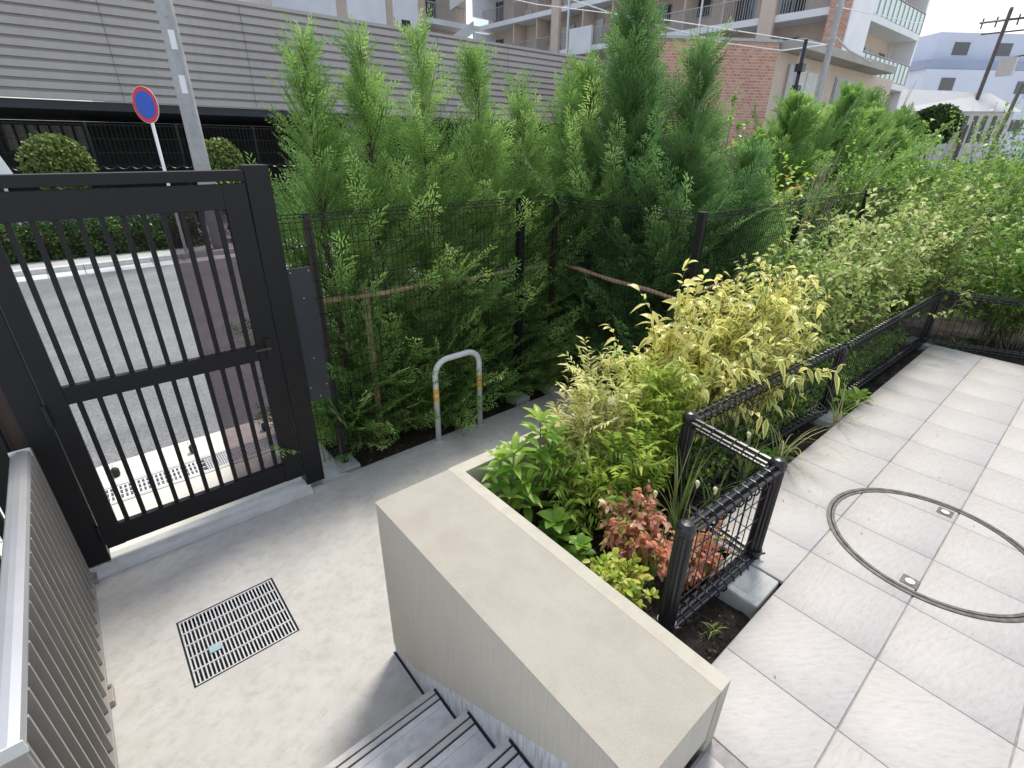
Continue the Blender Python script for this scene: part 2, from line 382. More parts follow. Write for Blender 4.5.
def shrub(name, label, cat, base, centre, rad, mat, nstem=40, ntwig=5, nleaf=9, ll=.04, lw=.012, kind='dia', droop=.2, up=.35,
          group=None, stemmat='stem', stemr=.003, shell=.55, twig=.13, drawstems=True, tbias=0., updir=.5, pinnate=False):
    """stems fan out from the base into an uneven crown; each carries leafy twigs"""
    base = np.array(base, float); centre = np.array(centre, float); rad = np.array(rad, float)
    t_ = thing(name, tuple(base), label, cat, group)
    q = rdir(nstem, .15) * (shell + (1-shell)*RN.random((nstem, 1))**.6) * (.82 + .3*RN.random((nstem, 1)))
    ends = centre + q*rad
    foot = base + np.c_[RN.normal(0, .15, (nstem, 2))*rad[:2], np.zeros(nstem)]
    mb = MB(); parts = []
    P, D = [], []; tw = []
    for i in range(nstem):
        a, e = foot[i], ends[i]; c = a*.5 + e*.5; c[:2] = a[:2]*.65 + e[:2]*.35; c[2] = a[2]*.35 + e[2]*.65
        def bz(t): return (1-t)**2*a + 2*t*(1-t)*c + t*t*e
        if drawstems: mb.tube([bz(t) for t in (0, .3, .6, .85, 1)], [stemr*1.6, stemr*1.4, stemr, stemr*.7, stemr*.4], 4, False)
        dend = e - c
        for j in range(ntwig):
            t = .35 + .65*(j+RN.random())/ntwig
            o = bz(min(t, 1)); dirn = dend/np.linalg.norm(dend)*.5 + RN.normal(size=3)*.6; dirn[2] += updir; dirn /= np.linalg.norm(dirn)
            Lt = twig*(.6+.8*RN.random())
            if drawstems: mb.tube([o, o+dirn*Lt], [stemr*.5, stemr*.3], 3, False)
            s = (np.arange(nleaf)+RN.random(nleaf)*.5+.3)/nleaf
            PP = o + dirn*Lt*s[:, None]
            if pinnate:
                side = np.cross(dirn, [0, 0, 1.0]); side /= np.linalg.norm(side)+1e-9
                sg = np.where(np.arange(nleaf) % 2 == 0, 1., -1.)[:, None]
                DD = dirn*.75 + side*sg*.8 + RN.normal(0, .12, (nleaf, 3))
            else:
                DD = dirn*.55 + RN.normal(size=(nleaf, 3))*.75
            DD[:, 2] += up*.3
            P.append(PP); D.append(DD); tw.append(np.full(nleaf, RN.random()))
    P = np.concatenate(P); D = norm(np.concatenate(D)); tw = np.concatenate(tw); n = len(P)
    N_ = np.c_[RN.normal(0, .45, (n, 2)), np.ones(n)]
    sz = .65 + .6*RN.random(n)
    tint = np.clip(.55*tw + .45*RN.random(n) + tbias, 0, 1)
    build_np(*leaves(P, D, N_, ll*sz, lw*sz, tint, kind, droop), 'foliage', mat, t_)
    if drawstems: build(mb, 'stems', M[stemmat], t_)
    return t_

def conifer(x, y, z0, top, rmax, label, mat, seed, group, dens=42, lowfill=1.0, lean=(0, 0), bw=.0058, tsc=1.0, up0=.55, hexp=2.0, topthin=1.0):
    R_ = np.random.default_rng(seed); H = top - z0
    t_ = thing('conifer_tree', (x, y, z0), label, 'tree', group)
    nb = int(dens*H); hs = np.sort(R_.random(nb))**hexp
    hs = hs*.985; zb = z0 + .05 + hs*(H-.12)
    # crown radius by height, with a long thin leader
    prof = np.interp(hs, [0, .12, .45, .62, .75, .88, 1], [lowfill, 1, .93, .64, .46, .28, .12])
    prof = np.where(hs > .52, prof*topthin, prof)
    Lb = rmax*prof*(.5+.6*R_.random(nb))*np.where(R_.random(nb) < .12, 1.35, 1.0)
    az = R_.random(nb)*2*PI
    el = np.interp(hs, [0, .4, .6, .8, 1], [up0-.3, up0, .80, .98, 1.25]) + R_.normal(0, .13, nb)
    out = np.c_[np.cos(az), np.sin(az), np.zeros(nb)]
    P, D, N_, T, LL = [], [], [], [], []
    mb = MB()
    tl = lambda z: np.array([x + lean[0]*(z-z0)/H + .015*math.sin(z*3+seed), y + lean[1]*(z-z0)/H + .015*math.cos(z*2.3+seed), z])
    mb.tube([tl(z0 - .03 + H*k/8) for k in range(9)], [.032*(1-.93*k/8)*math.sqrt(H/3) for k in range(9)], 7)
    for i in range(nb):
        o = tl(zb[i]); d0 = out[i]*math.cos(el[i]) + np.array([0, 0, math.sin(el[i])])
        Li = Lb[i]*1.12
        bend = np.array([0, 0, .22*Li])
        def bp(t): return o + d0*Li*t + bend*t*t
        mb.tube([o, bp(.5), bp(1)], [.005, .003, .001], 3, False)
        fn = np.cross(d0, [0, 0, 1.0]); fn /= np.linalg.norm(fn)+1e-9     # in-plane side axis, randomly rolled
        ro = R_.normal(0, .8); nrm = np.cross(fn, d0); side = fn*math.cos(ro) + nrm*math.sin(ro); nr = np.cross(side, d0)
        ns = max(4, int(Li/.027)); bt = R_.random()
        ts = (np.arange(ns)+.5)/ns; tp = 1 if hs[i] < .55 else 1.25
        for j, t in enumerate(ts):
            if t < .12: continue
            so = bp(t); sg = 1 if j % 2 else -1
            ls = (.17*(1-t)+.06)*(.7+.5*R_.random())*tsc*tp
            sd = d0*.72 + side*sg*.68 + np.array([0, 0, .25]) + R_.normal(0, .13, 3); sd /= np.linalg.norm(sd)
            nt_ = max(2, int(ls/.016)); tt = (np.arange(nt_)+.4)/nt_
            pp = so + sd*ls*tt[:, None]
            s2 = np.cross(sd, nr); sg2 = np.where(np.arange(nt_) % 2 == 0, 1., -1.)[:, None]
            dd = sd*.8 + s2*sg2*.55 + R_.normal(0, .1, (nt_, 3))
            P.append(pp); D.append(dd); N_.append(np.repeat((nr+R_.normal(0, .25, 3))[None], nt_, 0))
            T.append(np.full(nt_, .65*bt+.35*R_.random())); LL.append((.036+.034*(1-tt))*tsc)
        P.append(bp(.93)[None]); D.append((d0+bend)[None]); N_.append(nr[None]); T.append(np.array([bt])); LL.append(np.array([.07]))
    P = np.concatenate(P); D = np.concatenate(D); N_ = np.concatenate(N_); T = np.concatenate(T); LL = np.concatenate(LL)
    build_np(*leaves(P, D, N_, LL, bw, T, 'dia', 0, .1), 'crown', mat, t_, smooth=False)
    build(mb, 'trunk', M['trunk'], t_)
    return t_

# ================================================================== SETTING
D = -.70          # landing level; terrace is 0
# ground far and wide
g = MB(); g.add([(-150,-60,-.86),(300,-60,-.86),(300,300,-.86),(-150,300,-.86)], [(0,1,2,3)]); struct(build(g, 'ground', M['pavement']))
# lower landing with an opening for the grating
gx0, gx1, gy0, gy1 = -.152, .368, 2.218, 2.708
g = MB()
for a in ((-2.5, gx0, 1.36, 3.36), (gx1, .712, 1.36, 3.36), (gx0, gx1, 1.36, gy0), (gx0, gx1, gy1, 3.36), (.712, 3.52, 1.75, 3.45), (.712, .98, 3.4502, 3.46)):
    g.box(a[0], a[1], a[2], a[3], -1.0 if a[2] == 1.36 or a[2] == 1.75 or 1 else 0, D)
# pit walls
struct(build(g, 'landing', M['landing']))
g = MB(); g.box(gx0+.0115, gx1-.0115, gy0+.0115, gy1-.0115, -1.1, D-.05); struct(build(g, 'drain_pit_shade', M['dark']))  # shallow black block, the deep pit's shade put into its colour
# threshold kerb under the gate, with a rounded upper step
g = MB(); g.prism([(3.361,-.98),(3.361,-.694),(3.375,-.672),(3.41,-.660),(3.425,-.640),(3.50,-.632),(3.505,-.98)], 'x', -1.6, .885); struct(build(g, 'threshold_kerb', M['kerb'], bevel=.004))
g = MB(); g.box(.887, 1.20, 3.452, 3.70, -.98, -.705); g.box(.89, 1.0, 3.362, 3.45, -.98, -.697); struct(build(g, 'corner_paving', M['kerb'], bevel=.004))
# outer pavement with a channel for the drain, road, far kerb
g = MB()
g.box(-30, 1.22, 3.507, 4.26, -.95, -.752); g.box(-30, 40, 4.56, 4.93, -.95, -.75); g.box(1.22, 40, 4.32, 4.555, -.95, -.752)
struct(build(g, 'pavement', M['pavement'], bevel=.004))
g = MB(); g.box(-30, 1.22, 4.262, 4.30, -.95, -.748); g.box(-30, 1.22, 4.52, 4.558, -.95, -.748); g.box(-30, 1.22, 4.302, 4.518, -.95, -.83)
struct(build(g, 'drain_channel', M['kerb']))
g = MB(); g.box(-60, 60, 4.932, 13.35, -.95, -.775); struct(build(g, 'road', M['asphalt']))
g = MB()
for i in range(-30, 60):
    g.box(i*.6+.004, i*.6+.596, 13.352, 13.85, -.95, -.765); g.box(i*.6+.004, i*.6+.596, 13.852, 14.02, -.95, -.66)
struct(build(g, 'far_kerb', M['kerb'], bevel=.01))
g = MB(); g.box(-40, 60, 14.022, 14.9, -.95, -.69); g.box(-40, 60, 15.7, 60, -.95, -.70); struct(build(g, 'far_pavement', M['footing']))
# conifer bed and terrace bed (soil with relief)
def soil_sheet(name, x0, x1, y0, y1, z, step=.06, amp=.02):
    xs = np.linspace(x0, x1, max(3, int((x1-x0)/step))); ys = np.linspace(y0, y1, max(3, int((y1-y0)/step)))
    X, Y = np.meshgrid(xs, ys, indexing='ij'); Z = z + amp*np.sin(X*13+Y*7)*np.cos(Y*17-X*5) + RN.normal(0, amp*.35, X.shape)
    V = np.c_[X.ravel(), Y.ravel(), Z.ravel()]; nx, ny = X.shape
    i, j = np.meshgrid(np.arange(nx-1), np.arange(ny-1), indexing='ij'); a = (i*ny+j).ravel()
    return struct(build_np(V, np.c_[a, a+ny, a+ny+1, a+1], None, None, name, M['soil']))
soil_sheet('conifer_bed_soil', 1.22, 12, 3.452, 4.318, -.735)
soil_sheet('corner_bed_soil', 3.525, 12, 2.0, 3.45, -.73)
soil_sheet('planter_soil', 1.165, 3.6, .43, 1.70, -.10, .04, .015)
soil_sheet('terrace_bed_soil', 3.56, 14, .80, 2.03, -.09, .06, .025)
soil_sheet('far_bed_soil', 6.20, 14, -7, .85, -.085, .08, .02)
g = MB(); g.box(3.52, 3.56, 1.80, 3.46, -1, -.62); struct(build(g, 'landing_end_kerb', M['kerb'], bevel=.004))
# stairs
ys = [1.36, 1.087, .823, .555]; zs = [D, -.525, -.35, -.175, 0.0]
g = MB(); ns = MB(); gr = MB()
for i in range(3):
    zt = zs[i+1]; g.box(-.60, .7115, ys[i+1]-.02, ys[i]-.10, -1.05, zt)
    # nosing strips: two light bars with dark grooves between
    a = ys[i]
    gr.box(-.60, .7115, a-.10, a-.001, -1.05, zt-.006)
    ns.box(-.60, .7115, a-.030, a, zt-.08, zt+.002); ns.box(-.60, .7115, a-.062, a-.037, zt-.03, zt+.002)
    g.box(-.60, .7115, a-.0999, a-.069, -1.05, zt)
struct(build(g, 'stairs', M['stair'], bevel=.003)); struct(build(gr, 'stair_nosing_grooves', M['dark'])); struct(build(ns, 'stair_nosings', M['nosing'], bevel=.003))
g = MB()   # dark joint lines where stair meets the wall
jm = MB()
for i in range(4):
    zt = zs[i]; y1 = 1.762 if i == 0 else ys[i-1]-.012; y0 = ys[i]
    jm.box(.703, .7119, y0, y1, zt-.01, zt+.0035)
struct(build(jm, 'stair_wall_joint', M['dark']))
# terrace paving: grout bed plus separate tiles
g = MB(); g.add([(.7121,-7,-.006),(6.26,-7,-.006),(6.26,.31,-.006),(.7121,.31,-.006)], [(0,1,2,3)]); g.add([(1.175,.312,-.006),(2.02,.312,-.006),(2.02,.453,-.006),(1.175,.453,-.006)], [(0,1,2,3)])
g.add([(2.021,.312,-.006),(6.26,.312,-.006),(6.26,.853,-.006),(2.021,.853,-.006)], [(0,1,2,3)])
g.box(-2, .7115, -7, .553, -.4, -.006)
struct(build(g, 'grout_bed', M['grout']))
V_, F_, T_ = [], [], []
def clip_tile(x0, x1, y0, y1):
    return (x0, x1, y0, y1) if x1-x0 > .02 and y1-y0 > .02 else None
def add_tile(x0, x1, y0, y1, t):
    e = .0016; g_ = .0030; o = len(V_)*1
    b = .0016; y0 += g_-e; y1 -= g_-e
    lo, hi = -.02, .0
    V_.extend([(x0+e,y0+e,lo),(x1-e,y0+e,lo),(x1-e,y1-e,lo),(x0+e,y1-e,lo),
               (x0+e,y0+e,hi-b),(x1-e,y0+e,hi-b),(x1-e,y1-e,hi-b),(x0+e,y1-e,hi-b),
               (x0+e+b,y0+e+b,hi),(x1-e-b,y0+e+b,hi),(x1-e-b,y1-e-b,hi),(x0+e+b,y1-e-b,hi)])
    T_.extend([t]*12)
    for k in range(4):
        k2 = (k+1) % 4; F_.append((o+k, o+k2, o+4+k2, o+4+k)); F_.append((o+4+k, o+4+k2, o+8+k2, o+8+k))
    F_.append((o+8, o+9, o+10, o+11))
for i in range(-10, 13):
    for j in range(-19, 2):
        x0, x1 = 1.516+.4*(i-1), 1.516+.4*i; y0, y1 = .453+.4*(j-1), .453+.4*j
        t = RN.random()
        if j == 1:
            if x1 < 2.0: continue
            x0 = max(x0, 2.022)
        if j == 0 and x1 > -2:
            if x0 < 1.175 and x1 > 1.175: add_tile(x0, .70, y0, min(y1, .453), t) if x0 < .6 else None; x0 = 1.172 if y1 > .3 else x0
            elif x1 <= 1.175 and x0 >= .6: 
                y1 = .305
        if x1 <= 1.175 and x0 < 1.172 and j == 0: y1 = min(y1, .305)
        x1 = min(x1, 6.258)
        if clip_tile(x0, x1, y0, y1): add_tile(x0, x1, y0, y1, t)
o = build_np(np.array(V_), np.array(F_), np.array(T_), None, 'terrace_paving', M['tile'], smooth=False); struct(o)
g = MB(); g.box(6.262, 6.30, -7, .853, -.2, -.008); struct(build(g, 'paving_edge', M['footing']))

# ================================================================== STAIR WALL AND PLANTER
W = thing('planter_wall', (.9, 1.0, D), 'low rendered wall beside the stairs with sand grey top, cream rim wrapping the planter', 'wall')
zt = .30
b = MB()   # body: side face ends on the slope that follows the stairs
b.prism([(.31, zt-.001), (1.7645, zt-.001), (1.7645, -.64), (1.54, -.60), (1.43, -.515), (.55, .062), (.31, .062)], 'x', .712, 1.104)
build(b, 'rendered_body', M['side'], W, bevel=.004)
b = MB(); b.prism([(.552, .061), (1.4295, -.517), (1.5395, -.602), (1.76, -.642), (1.76, -1.0), (.34, -1.0), (.34, .061)], 'x', .716, 1.10); build(b, 'stringer', M['stringer'], W)
b = MB(); b.prism([(.7105, .308), (1.106, .308), (1.106, 1.766), (.7105, 1.766)], 'z', zt, zt+.004); build(b, 'cap', M['cap'], W, bevel=.0015)
b = MB(); b.prism([(1.1065,.308),(1.165,.308),(1.165,1.70),(3.60,1.70),(3.60,1.775),(1.1065,1.775)], 'z', -1.0, zt+.0025); build(b, 'rim', M['rim'], W, bevel=.003)

# ================================================================== GRATING ON THE LANDING
G = thing('drain_grating', (.108, 2.463, D-.03), 'square steel bar grating set flush in the pale landing, blue tag on its bars', 'drain grate')
b = MB()
for a in ((gx0+.002, gx1-.002, gy0+.002, gy0+.010), (gx0+.002, gx1-.002, gy1-.010, gy1-.002), (gx0+.002, gx0+.010, gy0+.0102, gy1-.0102), (gx1-.010, gx1-.002, gy0+.0102, gy1-.0102)):
    b.box(*a, D-.04, D-.001)
build(b, 'frame', M['black'], G)
b = MB(); n = 26
fx0, fx1, fy0, fy1 = gx0+.013, gx1-.013, gy0+.013, gy1-.013
for i in range(n+1):
    x = fx0 + (fx1-fx0)*i/n; w = .0035 if 0 < i < n else .005
    b.box(x-w, x+w, fy0, fy1, D-.012, D-.003)
build(b, 'bearing_bars', M['steel'], G)
b = MB()
for i in range(6):
    y = fy0 + (fy1-fy0)*i/5; b.box(fx0-.004, fx1+.004, y-.0035, y+.0035, D-.012, D-.001)
build(b, 'cross_bars', M['steel'], G)
b = MB(); b.box(-.048, .008, 2.375, 2.425, D-.0008, D+.003); build(b, 'tag_plate', M['tag'], G, bevel=.001)

# ================================================================== MANHOLE RING
Rg = thing('manhole_ring', (2.83, .09, 0), 'thin round dark metal manhole ring let into the terrace tiles', 'manhole cover')
b = MB(); n = 96
def ringpart(r0, r1, z0, z1):
    vs = []
    for k in range(n):
        a = 2*PI*k/n; c, s = math.cos(a), math.sin(a)
        vs += [(2.83+r0*c, .09+r0*s, z0), (2.83+r1*c, .09+r1*s, z0), (2.83+r1*c, .09+r1*s, z1), (2.83+r0*c, .09+r0*s, z1)]
    fs = []
    for k in range(n):
        for q in range(4): fs.append((4*k+q, 4*k+(q+1) % 4, 4*((k+1) % n)+(q+1) % 4, 4*((k+1) % n)+q))
    return MB().add(vs, fs)
build(ringpart(.413, .427, -.004, .0045), 'inner_ring', M['ring'], Rg); build(ringpart(.433, .450, -.004, .0045), 'outer_ring', M['ring'], Rg)
build(ringpart(.427, .433, -.004, .0012), 'joint', M['dark'], Rg)
for (hx, hy) in ((2.47, .085), (3.19, .105)):
    b = MB(); b.box(hx-.033, hx+.033, hy-.033, hy+.033, -.004, .003); hk = build(b, 'lift_plate', M['ring'], Rg, bevel=.001)
    b = MB(); b.disc((hx, hy, .0031), .019, 'z', .0016, 20); build(b, 'plug', M['steel'], hk)

# ================================================================== SLIDING / SWING GATE
GT = thing('entrance_gate', (.3, 3.45, D), 'tall black barred entrance gate with smoked panel behind its right hand bars', 'gate')
yf = 3.42
b = MB(); b.box(-.49, -.370, yf, yf+.12, -.632, 1.628); build(b, 'post', M['blackgate'], GT, bevel=.003)
b = MB(); b.box(.862, 1.0, yf, yf+.12, -.646, 1.632); build(b, 'post', M['blackgate'], GT, bevel=.003)
b = MB(); b.box(-.3695, .8615, yf+.01, yf+.10, 1.548, 1.605); build(b, 'header', M['blackgate'], GT, bevel=.002)
b = MB(); b.box(-.385, -.375, yf+.0, yf+.012, -.70, -.632); build(b, 'foot_bolt', M['bolt'], GT)
b = MB(); b.box(.965, .978, yf-.0, yf+.012, -.70, -.646); build(b, 'foot_bolt', M['bolt'], GT)
for xa, xb in ((-.364, -.272), (.727, .855)):
    LF = MB(); LF.box(xa, xb, yf+.004, yf+.05, -.55, 1.535); build(LF, 'leaf_stile', M['blackgate'], GT, bevel=.002)
for za, zb_ in ((1.396, 1.533), (.438, .54), (-.548, -.402)):
    LF = MB(); LF.box(-.2718, .7268, yf+.006, yf+.048, za, zb_); build(LF, 'leaf_rail', M['blackgate'], GT, bevel=.002)
for i in range(11):
    x = -.224 + .0905*i
    b = MB(); b.box(x-.0125, x+.0125, yf+.014, yf+.040, .541, 1.395); b.box(x-.0125, x+.0125, yf+.014, yf+.040, -.401, .437); build(b, 'bar', M['blackgate'], GT)
b = MB(); b.box(.402, .7266, yf+.0415, yf+.0445, -.40, 1.395); build(b, 'smoked_panel', M['tint'], GT)
for za in (.33, -.50): b = MB(); b.tube([(-.370, yf-.008, za), (-.370, yf-.008, za+.14)], .011, 10); build(b, 'hinge', M['black'], GT)
b = MB(); b.box(.775, .815, yf-.010, yf+.003, .44, .58); hd = build(b, 'lock_plate', M['black'], GT, bevel=.002)
b = MB(); b.tube([(.795, yf-.010, .525), (.795, yf-.045, .525), (.70, yf-.05, .528)], .008, 8); build(b, 'lever_handle', M['bronze'], hd)
b = MB(); b.box(1.003, 1.158, yf+.02, yf+.03, .03, 1.005); pl = build(b, 'side_plate', M['plate'], GT, bevel=.002)
for z in (.98, .80, .36, .14, .06):
    for x in (1.02, 1.14) if z in (.98, .14) else (1.08,):
        b = MB(); b.tube([(x, yf+.021, z), (x, yf+.014, z)], .0055, 8); build(b, 'bolt', M['bolt'], pl)
# left infill: bronze board and slatted screen in the gate line
SC = thing('entrance_screen', (-1.3, 3.45, D), 'dark slatted screen with bronze board left of the gate post', 'screen')
b = MB(); b.box(-.565, -.492, yf+.05, yf+.07, -.60, 1.9); build(b, 'board', M['bronze'], SC)
b = MB(); b.box(-.70, -.568, yf+.0, yf+.10, -.66, 1.9); b.box(-1.9, -1.8, yf+.0, yf+.10, -.66, 1.9); b.box(-1.799, -.7005, yf+.02, yf+.08, .02, .10); b.box(-1.799, -.7005, yf+.02, yf+.08, 1.80, 1.88)
build(b, 'frame', M['blackgate'], SC, bevel=.003)
b = MB()
for i in range(13): x = -1.76+.085*i; b.box(x-.02, x+.02, yf+.03, yf+.07, -.58, 1.80)
build(b, 'slats', M['blackgate'], SC)

# ================================================================== RAILING ON THE LEFT OF THE LANDING
RL = thing('landing_railing', (-.54, 2.4, D), 'champagne metal railing with vertical fins along the left of the landing', 'railing')
b = MB()
prof = [(-.552, .262), (-.557, .280), (-.548, .296), (-.525, .303), (-.505, .303), (-.482, .296), (-.474, .280), (-.478, .262)]
b.prism(prof, 'y', 1.455, 3.30); build(b, 'top_rail', M['handrail'], RL, bevel=.002)
for ya in (3.3005, 1.449): b = MB(); b.box(-.558, -.473, ya, ya+.0055, .258, .307); build(b, 'end_cap', M['curtain'], RL, bevel=.002)
b = MB(); b.box(-.530, -.472, 1.50, 3.395, -.675, -.645); build(b, 'bottom_rail', M['fin'], RL, bevel=.002)
k = 0; y = 1.47
while y < 3.36:
    b = MB(); b.box(-.535, -.475, y-.006, y+.006, -.644, .261); build(b, 'fin', M['fin'], RL, bevel=.0015); y += .104; k += 1
b = MB(); b.box(-.548, -.536, 1.46, 3.36, -.60, .20); build(b, 'backing_sheet', M['fin'], RL)
for y in (3.385, 2.42, 1.47):
    b = MB(); b.box(-.528, -.480, y-.022, y+.022, -.69, .258); p = build(b, 'post', M['fin'], RL, bevel=.002)
    b = MB(); b.box(-.53, -.455, y-.055, y+.055, -.699, -.662); build(b, 'foot', M['fin'], p, bevel=.003)
    b = MB(); b.tube([(-.462, y+.035, -.665), (-.462, y+.035, -.650)], .008, 8); build(b, 'bolt', M['bolt'], p)

# ================================================================== BIKE STAND
BS = thing('bike_stand', (2.27, 3.40, D), 'silver hoop bike stand with yellow bands at the kerb edge', 'bike stand')
b = MB(); x0, x1, y0, rr = 2.045, 2.515, 3.395, .13; ztop = .085
pts = [(x0, y0, D)] + [(x0, y0, ztop-rr)] + [(x0+rr-rr*math.cos(a), y0, ztop-rr+rr*math.sin(a)) for a in [PI/2*k/7 for k in range(1, 8)]] + \
      [(x1-rr+rr*math.sin(a), y0, ztop-rr+rr*math.cos(a)) for a in [PI/2*k/7 for k in range(0, 8)]] + [(x1, y0, D)]
b.tube(pts, .0255, 16); build(b, 'hoop', M['bikewhite'], BS, smooth=True)
for x in (x0, x1):
    for z in (-.285, -.215):
        b = MB(); b.lathe(x, y0, [(.0266, z), (.0266, z+.05)], 20); build(b, 'band', M['yellow'], BS, smooth=False)
    b = MB(); b.lathe(x, y0, [(.055, D+.0005), (.055, D+.006), (.03, D+.010)], 24); build(b, 'base_plate', M['steel'], BS)

# ================================================================== TALL MESH FENCE
def mesh_panel(p0, p1, z0, z1, parent, dx=.042, name='mesh_panel', r=.0021, hz=.12, fold=True, mat='wire'):
    p0 = Vector((*p0, 0)); p1 = Vector((*p1, 0)); d = (p1-p0); Ln = d.length; d.normalize(); nrm = Vector((-d.y, d.x, 0))
    b = MB(); n = int(Ln/dx)
    for i in range(n+1):
        p = p0 + d*(Ln*i/n)
        if fold:
            b.tube([p+Vector((0,0,z0)), p+Vector((0,0,z1-.05)), p+nrm*.028+Vector((0,0,z1-.025)), p+Vector((0,0,z1))], r, 4, False)
        else: b.tube([p+Vector((0,0,z0)), p+Vector((0,0,z1))], r, 4, False)
    z = z0+.03
    while z < z1-.06:
        b.tube([p0+Vector((0,0,z)), p1+Vector((0,0,z))], r*1.15, 4, False); z += hz
    for z, o_ in ((z1, 0), (z1-.05, 0), (z1-.025, .028)):
        b.tube([p0+nrm*o_+Vector((0,0,z)), p1+nrm*o_+Vector((0,0,z))], r*1.5, 4, False)
    return build(b, name, M[mat], parent)
FN = thing('mesh_fence', (2.4, 3.55, D), 'tall black wire mesh fence from the gate post round to the terrace beds', 'fence')
mesh_panel((1.02, 3.555), (3.56, 3.555), -.60, 1.325, FN)
mesh_panel((3.61, 3.52), (3.61, 2.04), -.60, 1.315, FN)
mesh_panel((3.64, 2.03), (8.4, 2.03), .05, 1.31, FN)
for (x, y, r, zb) in ((1.235, 3.56, .022, D), (3.155, 3.56, .030, D), (3.60, 3.555, .020, D), (3.62, 2.03, .028, -.7), (5.4, 2.04, .024, -.1), (7.2, 2.04, .024, -.1)):
    b = MB(); b.box(x-r, x+r, y-r+.03, y+r+.03, zb-.05, 1.325); p = build(b, 'post', M['darkbronze'] if r < .023 else M['blackgate'], FN, bevel=.004)
    if y > 3.5:
        b = MB(); b.box(x-.09, x+.09, y-.085, y+.115, -.90, -.655 if x > 1.5 else -.675); f = build(b, 'footing', M['footing'], p, bevel=.012)
        b = MB(); zt_ = -.655 if x > 1.5 else -.675
        for (u, v_) in ((1, 0), (-1, 0), (0, 1), (0, -1)):
            if u: b.box(x+u*.05-.004, x+u*.05+.004, y+.03-.05, y+.03+.05, zt_-.001, zt_+.003)
            else: b.box(x-.045, x+.045, y+.03+v_*.05-.004, y+.03+v_*.05+.004, zt_-.001, zt_+.0028)
        build(b, 'cap_rib', M['footing'], f)
# bamboo rails tying the conifers
BR = thing('bamboo_rail', (2.4, 3.74, -.7), 'weathered bamboo cane rail on a short stake tied along the left conifers', 'bamboo rail')
b = MB(); pts = [(1.02+.26*k, 3.655+.01*math.sin(k*2), .69-.004*k+.008*math.sin(k*1.7)) for k in range(11)]
b.tube(pts, [.017+(.0035 if k % 2 else 0) for k in range(11)], 8); build(b, 'cane', M['bamboo'], BR, smooth=True)
b = MB(); b.tube([(1.64, 3.70, -.72), (1.64, 3.70, .73)], .027, 10); build(b, 'stake', M['bamboo'], BR, smooth=True)
BR = thing('bamboo_rail', (3.78, 2.7, -.7), 'weathered bamboo cane rail behind the fence corner, running to the yellow shrub', 'bamboo rail')
b = MB(); pts = [(3.70, 3.5-.2*k, .66-.008*k+.006*math.sin(k*1.7)) for k in range(9)]
b.tube(pts, [.017+(.0035 if k % 2 else 0) for k in range(9)], 8); build(b, 'cane', M['bamboo'], BR, smooth=True)
b = MB(); b.tube([(3.80, 1.95, -.72), (3.80, 1.95, .66)], .022, 8); build(b, 'stake', M['bamboo'], BR, smooth=True)
BR = thing('bamboo_rail', (5.9, 2.12, -.1), 'pale bamboo cane rail behind the far mesh panel above the yellow shrub', 'bamboo rail')
b = MB(); pts = [(3.85+.3*k, 2.13, .66+.008*math.sin(k*1.7)) for k in range(14)]
b.tube(pts, [.015+(.003 if k % 2 else 0) for k in range(14)], 8); build(b, 'cane', M['bamboo'], BR, smooth=True)

# ================================================================== LOW GARDEN FENCE
LFN = thing('garden_fence', (2.1, .85, 0), 'low black wire garden fence with fluted domed posts round the planting', 'fence')
def low_post(x, y, z0=-.10, z1=.555, r=.034, foot=True):
    b = MB(); b.lathe(x, y, [(r, z0), (r, z1-.05)], 24, .16); p = build(b, 'post', M['black'], LFN, bevel=0)
    b = MB(); b.lathe(x, y, [(r+.001, z1-.05), (r+.003, z1-.044), (r+.003, z1-.022), (r*.93, z1-.010), (r*.66, z1-.001), (r*.25, z1+.003)], 24, .03); build(b, 'domed_cap', M['black'], p)
    b = MB(); b.lathe(x, y, [(r+.004, z0+.12), (r+.006, z0+.135), (r+.004, z0+.15)], 20); b.tube([(x, y-r, z0+.135), (x+.02, y-r-.012, z0+.135)], .006, 6); build(b, 'clamp', M['black'], p)
    return p
def beam(b, p0, p1, zc, s=.024, r=.0064, ties=.055):
    p0 = Vector((*p0, zc)); p1 = Vector((*p1, zc)); d = p1-p0; Ln = d.length; d.normalize(); nv = Vector((-d.y, d.x, 0)); up = Vector((0, 0, 1))
    offs = [nv*s+up*s*.6, nv*-s+up*s*.6, up*-s*.9, nv*.0+up*s*1.1]
    for o_ in offs: b.tube([p0+o_, p1+o_], r*1.35, 6, False)
    n = int(Ln/ties)
    for i in range(1, n):
        c = p0 + d*(Ln*i/n); pts = [c + nv*math.cos(a)*(s*1.55) + up*math.sin(a)*(s*1.45) for a in [2*PI*k/10 for k in range(11)]]
        b.tube(pts, .0036, 5, False)
def low_panel(p0, p1, zlo, zhi, dx=.055):
    b = MB(); beam(b, p0, p1, zhi); bt = build(b, 'top_beam', M['black'], LFN)
    b = MB(); beam(b, p0, p1, zlo); build(b, 'bottom_beam', M['black'], LFN)
    b = MB(); a = Vector((*p0, 0)); c = Vector((*p1, 0)); Ln = (c-a).length; n = int(Ln/dx)
    for i in range(1, n): q = a.lerp(c, i/n); b.tube([(q.x, q.y, zlo+.01), (q.x, q.y, zhi-.01)], .0026, 4, False)
    for z in np.linspace(zlo, zhi, 5)[1:-1]: b.tube([(a.x, a.y, z), (c.x, c.y, z)], .0026, 4, False)
    build(b, 'wire_mesh', M['black'], LFN)
PA, PB, PC, PM, PF, PR = (2.14, 1.10), (1.40, .655), (2.07, .625), (3.95, 1.00), (6.38, .95), (6.80, -.10)
for q in (PA, PB, PC): low_post(*q)
